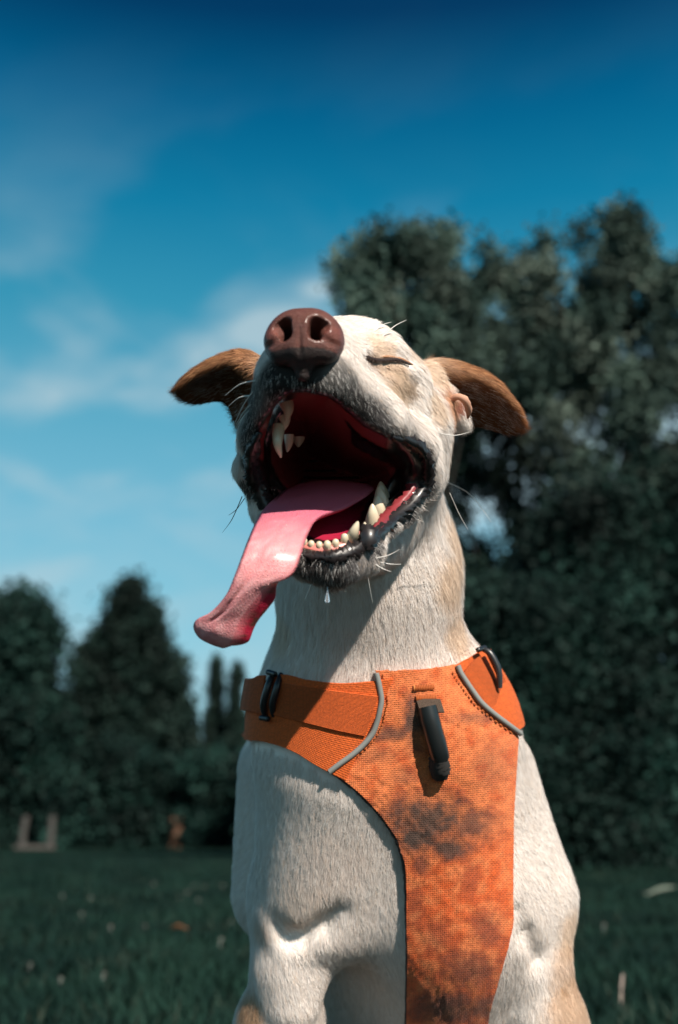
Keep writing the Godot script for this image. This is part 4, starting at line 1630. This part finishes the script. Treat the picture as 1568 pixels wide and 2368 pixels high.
func build_ground() -> void:
	var pm := PlaneMesh.new()
	pm.size = Vector2(500, 500)
	var gm := mat(Color(.8, .8, .8), .95)
	var nt := noise_tex(512, .012, FastNoiseLite.TYPE_SIMPLEX, 5, 21)
	var gr := Gradient.new()
	gr.set_color(0, Color(.0022, .010, .0075).linear_to_srgb())
	gr.set_color(1, Color(.0055, .019, .0135).linear_to_srgb())
	nt.color_ramp = gr
	gm.albedo_texture = nt
	gm.uv1_triplanar = true
	gm.uv1_world_triplanar = true
	gm.uv1_scale = Vector3.ONE * .19
	var g := MeshInstance3D.new()
	g.name = "ground"
	g.mesh = pm
	g.material_override = gm
	g.set_meta("kind", "structure")
	add_child(g)
	# grass
	var r := RandomNumberGenerator.new()
	r.seed = 77
	var v := PackedVector3Array()
	var n := PackedVector3Array()
	var idx := PackedInt32Array()
	for i in 22:
		var a := r.randf() * TAU
		var o := Vector3(r.randfn() * .03, 0, r.randfn() * .03)
		var h := r.randf_range(.035, .085)
		var lean := Vector3(cos(a), 0, sin(a)) * h * r.randf_range(.2, .9)
		var s := Vector3(-sin(a), 0, cos(a)) * .0022
		var b := v.size()
		v.append_array([o - s, o + s, o + lean * .4 + Vector3(0, h * .65, 0) - s * .8, o + lean * .4 + Vector3(0, h * .65, 0) + s * .8, o + lean + Vector3(0, h, 0)])
		for j in 5: n.append((Vector3(cos(a), 0, sin(a)) * -.5 + Vector3.UP).normalized())
		idx.append_array([b, b + 2, b + 1, b + 1, b + 2, b + 3, b + 2, b + 4, b + 3])
	var tuft := arr_mesh(v, n, idx)
	var mm := MultiMesh.new()
	mm.transform_format = MultiMesh.TRANSFORM_3D
	mm.use_colors = true
	mm.mesh = tuft
	var N := 80000
	mm.instance_count = N
	for i in N:
		var t := float(i) / N
		var d := .2 + 34.0 * pow(r.randf(), 2.0)
		var w := 1.6 + d * .55
		var p := Vector3(r.randf_range(-w, w), 0, -d)
		var k := .9 + d * .05
		var b := Basis(Vector3.UP, r.randf() * TAU).scaled(Vector3(k, r.randf_range(.7, 1.15) * (1.0 + d * .01), k))
		mm.set_instance_transform(i, Transform3D(b, p))
		var patchy := noise.get_noise_2d(p.x * 1.2, p.z * .9) + noise.get_noise_2d(p.x * 7.0, p.z * 7.0) * .5
		var c := Color(.0030, .018, .0135).lerp(Color(.010, .036, .025), ss(-.3, .5, patchy))
		if r.randf() < .05: c = Color(.035, .05, .036)
		var tt := r.randf_range(.75, 1.25)
		mm.set_instance_color(i, Color(c.r * tt, c.g * tt, c.b * tt))
	var o := MultiMeshInstance3D.new()
	o.name = "grass"
	o.multimesh = mm
	var m := vmat(.7, .35)
	m.backlight_enabled = true
	m.backlight = Color(.4, .4, .35)
	o.material_override = m
	o.set_meta("kind", "stuff")
	o.set_meta("label", "dark green mown lawn grass around the dog")
	o.set_meta("category", "grass")
	add_child(o)

func lawn_bits() -> void:
	# pale clover heads
	var white := mat(Color(.13, .14, .125), .8)
	for q in [[140, 2100], [205, 2105], [352, 2068], [430, 2090], [445, 2072], [470, 2075], [512, 2072], [545, 2120], [455, 2112], [410, 2105], [530, 2172], [183, 2150], [250, 2185], [330, 2183], [505, 2220], [545, 2028], [230, 2315], [1490, 2092], [130, 2330], [1395, 2180], [60, 2290]]:
		var p := ground_at(q[0], q[1])
		var t := thing("clover_flower", "small whitish clover head dotted in the lawn grass", "flower", p, "clover heads in the lawn")
		var s: float = clampf(.003 + p.z * -.0012, .006, .02)
		part("stem", tube(PackedVector3Array([p, p + Vector3(.004, .03, 0), p + Vector3(.006, .06, 0)]), [.0012], 5), leafm, t)
		part("head", tube(curve([p + Vector3(.006, .055, 0), p + Vector3(.006, .062 + s * .5, 0), p + Vector3(.006, .06 + s, 0)], 6), [s * .45, s * .75, s * .8, s * .6, s * .2], 9, .5, 200.0), white, t)
	var p := ground_at(413, 2188)
	var lf := thing("fallen_leaf", "small orange fallen leaf lying in the grass", "leaf", p)
	part("blade", sheet([PackedVector3Array([p + Vector3(-.03, .06, .02), p + Vector3(0, .075, .025), p + Vector3(.03, .06, .02)]), PackedVector3Array([p + Vector3(-.03, .055, -.02), p + Vector3(0, .06, -.025), p + Vector3(.03, .06, -.02)])], .002), mat(Color(.40, .16, .06), .8), lf)
	p = ground_at(1538, 2100)
	var lg := thing("fallen_leaf", "pale curled leaf on the lawn below the grove", "leaf", p)
	part("blade", tube(curve([p + Vector3(-.10, .07, 0), p + Vector3(-.02, .10, 0), p + Vector3(.07, .11, -.02)], 8), [.004, .012, .013, .003], 8), mat(Color(.12, .15, .12), .8), lg)
	p = ground_at(1436, 2368)
	var st := thing("straw_stalk", "single pale dry straw stalk standing up in the grass", "stalk", p)
	var top := Pz(1440, 2252, -p.z)
	part("stem", tube(curve([p, p.lerp(top, .5) + Vector3(-.003, 0, 0), top], 8), [.003, .004, .002], 6), mat(Color(.45, .36, .32), .8), st)

func ground_at(px: float, py: float) -> Vector3:
	var dir := RT * ((px - 784.0) / FPX) + UP * ((1184.0 - py) / FPX) + FW
	return CAM + dir * (CAM.y / -minf(dir.y, -.004))

# ---------- sky: computed air and thin cloud, the same all round
func sky_texture() -> ImageTexture:
	var W := 1536
	var H := 768
	var data := PackedFloat32Array()
	data.resize(W * H * 3)
	var stops := [[0.0, Color(.42, .70, .78)], [6.0, Color(.36, .68, .79)], [11.0, Color(.26, .59, .735)], [16.0, Color(.19, .51, .68)], [21.0, Color(.115, .42, .59)], [27.0, Color(.036, .305, .475)], [32.0, Color(.006, .210, .385)], [36.5, Color(.001, .125, .275)], [41.0, Color(.001, .044, .130)], [46.0, Color(.001, .028, .090)], [60.0, Color(.001, .026, .09)], [90.0, Color(.001, .020, .075)]]
	var n := FastNoiseLite.new()
	n.seed = 4
	n.frequency = 1.0
	n.fractal_octaves = 5
	var puffs: Array[Vector3] = [Vector3(-3.2, 26.0, 2.2), Vector3(-7.2, 24.6, 1.5), Vector3(-5.2, 25.4, 2.0), Vector3(-1.0, 28.0, 1.2)]
	var pr := RandomNumberGenerator.new()
	pr.seed = 12
	for k in 40:
		puffs.append(Vector3(pr.randf_range(20.0, 335.0), pr.randf_range(15.0, 28.0), pr.randf_range(1.2, 3.2)))
	for j in H:
		var el := 90.0 - (j + .5) / H * 180.0
		var base: Color = Color(.03, .045, .04)
		if el >= 0.0:
			for k in stops.size() - 1:
				if el <= stops[k + 1][0]:
					var t: float = (el - stops[k][0]) / (stops[k + 1][0] - stops[k][0])
					base = stops[k][1].lerp(stops[k + 1][1], t)
					break
		var ce := cos(deg_to_rad(el))
		var se := sin(deg_to_rad(el))
		for i in W:
			var c: Color = base
			if el > 1.0 and el < 60.0:
				var az := (i + .5) / W * TAU
				var x := sin(az) * ce
				var z := -cos(az) * ce
				# soft veils low down, and small drifting puffs
				var a := n.get_noise_3d(x * 2.0 + se * 1.6 + 3.1, se * 7.0 - x * 2.2, z * 2.0)
				var b := n.get_noise_3d(x * 9.0 - 4.0, se * 14.0 + 9.0, z * 9.0)
				var band := exp(-pow((el - 18.5) / 9.5, 2.0))
				var w := ss(-.25, .55, a + b * .22) * band * .95
				# streaks drawn up and to one side by the wind
				var st := n.get_noise_3d(rad_to_deg(az) * .05 - el * .035 + 2.0, el * .16 + sin(az) * 4.0, 3.0)
				w += ss(-.1, .5, st + b * .12) * exp(-pow((el - 20.0) / 6.5, 2.0)) * .46
				for p in puffs:
					var da := wrapf(rad_to_deg(az) - p.x, -180.0, 180.0) / p.z
					var de := (el - p.y) / (p.z * .42)
					var r := da * da + de * de
					if r < 4.0:
						w += exp(-r * 1.2) * (.35 + .65 * ss(-.5, .3, b + a * .2)) * .8
				c = c.lerp(Color(.50, .64, .70), clampf(w, 0.0, .75))
			var at := (j * W + i) * 3
			data[at] = c.r
			data[at + 1] = c.g
			data[at + 2] = c.b
	return ImageTexture.create_from_image(Image.create_from_data(W, H, false, Image.FORMAT_RGBF, data.to_byte_array()))

func _ready() -> void:
	t0 = Time.get_ticks_msec()
	rng.seed = 20240
	noise.seed = 8
	noise.frequency = 1.0
	noise.fractal_octaves = 3
	# camera
	var pr := deg_to_rad(PITCH)
	UP = Vector3(0, cos(pr), sin(pr))
	FW = Vector3(0, sin(pr), -cos(pr))
	var cam := Camera3D.new()
	cam.name = "camera"
	cam.fov = rad_to_deg(2.0 * atan(1184.0 / FPX))
	cam.near = .05
	cam.far = 600.0
	var at := CameraAttributesPhysical.new()
	at.frustum_focal_length = 50.0
	at.frustum_focus_distance = .70
	at.exposure_aperture = 7.0
	cam.attributes = at
	add_child(cam)
	cam.transform = Transform3D(Basis(RT, UP, -FW), CAM)
	cam.fov = rad_to_deg(2.0 * atan(1184.0 / FPX))
	cam.current = true
	# sky and sun
	var sm := PanoramaSkyMaterial.new()
	sm.panorama = sky_texture()
	var sky := Sky.new()
	sky.sky_material = sm
	var env := Environment.new()
	env.background_mode = Environment.BG_SKY
	env.sky = sky
	env.tonemap_mode = Environment.TONE_MAPPER_LINEAR
	env.tonemap_exposure = 1.6
	env.background_energy_multiplier = .61
	env.sdfgi_enabled = true
	env.ssao_enabled = true
	env.ssil_enabled = true
	var we := WorldEnvironment.new()
	we.name = "environment"
	we.environment = env
	add_child(we)
	var sun := DirectionalLight3D.new()
	sun.name = "sun"
	sun.light_energy = 1.6
	sun.light_color = Color(1.0, .955, .90)
	sun.light_angular_distance = .5
	sun.shadow_enabled = true
	add_child(sun)
	var to_sun := (RT * .37 + UP * .76 - FW * .50).normalized()
	sun.look_at_from_position(Vector3.ZERO, -to_sun)
	stamp("sky")
	build_ground()
	build_trees()
	stamp("trees")
	build_frame()
	lawn_bits()
	# cloth first: it tells where no hair can stand
	dog_field()
	build_harness()
	build_dog()
	stamp("done")
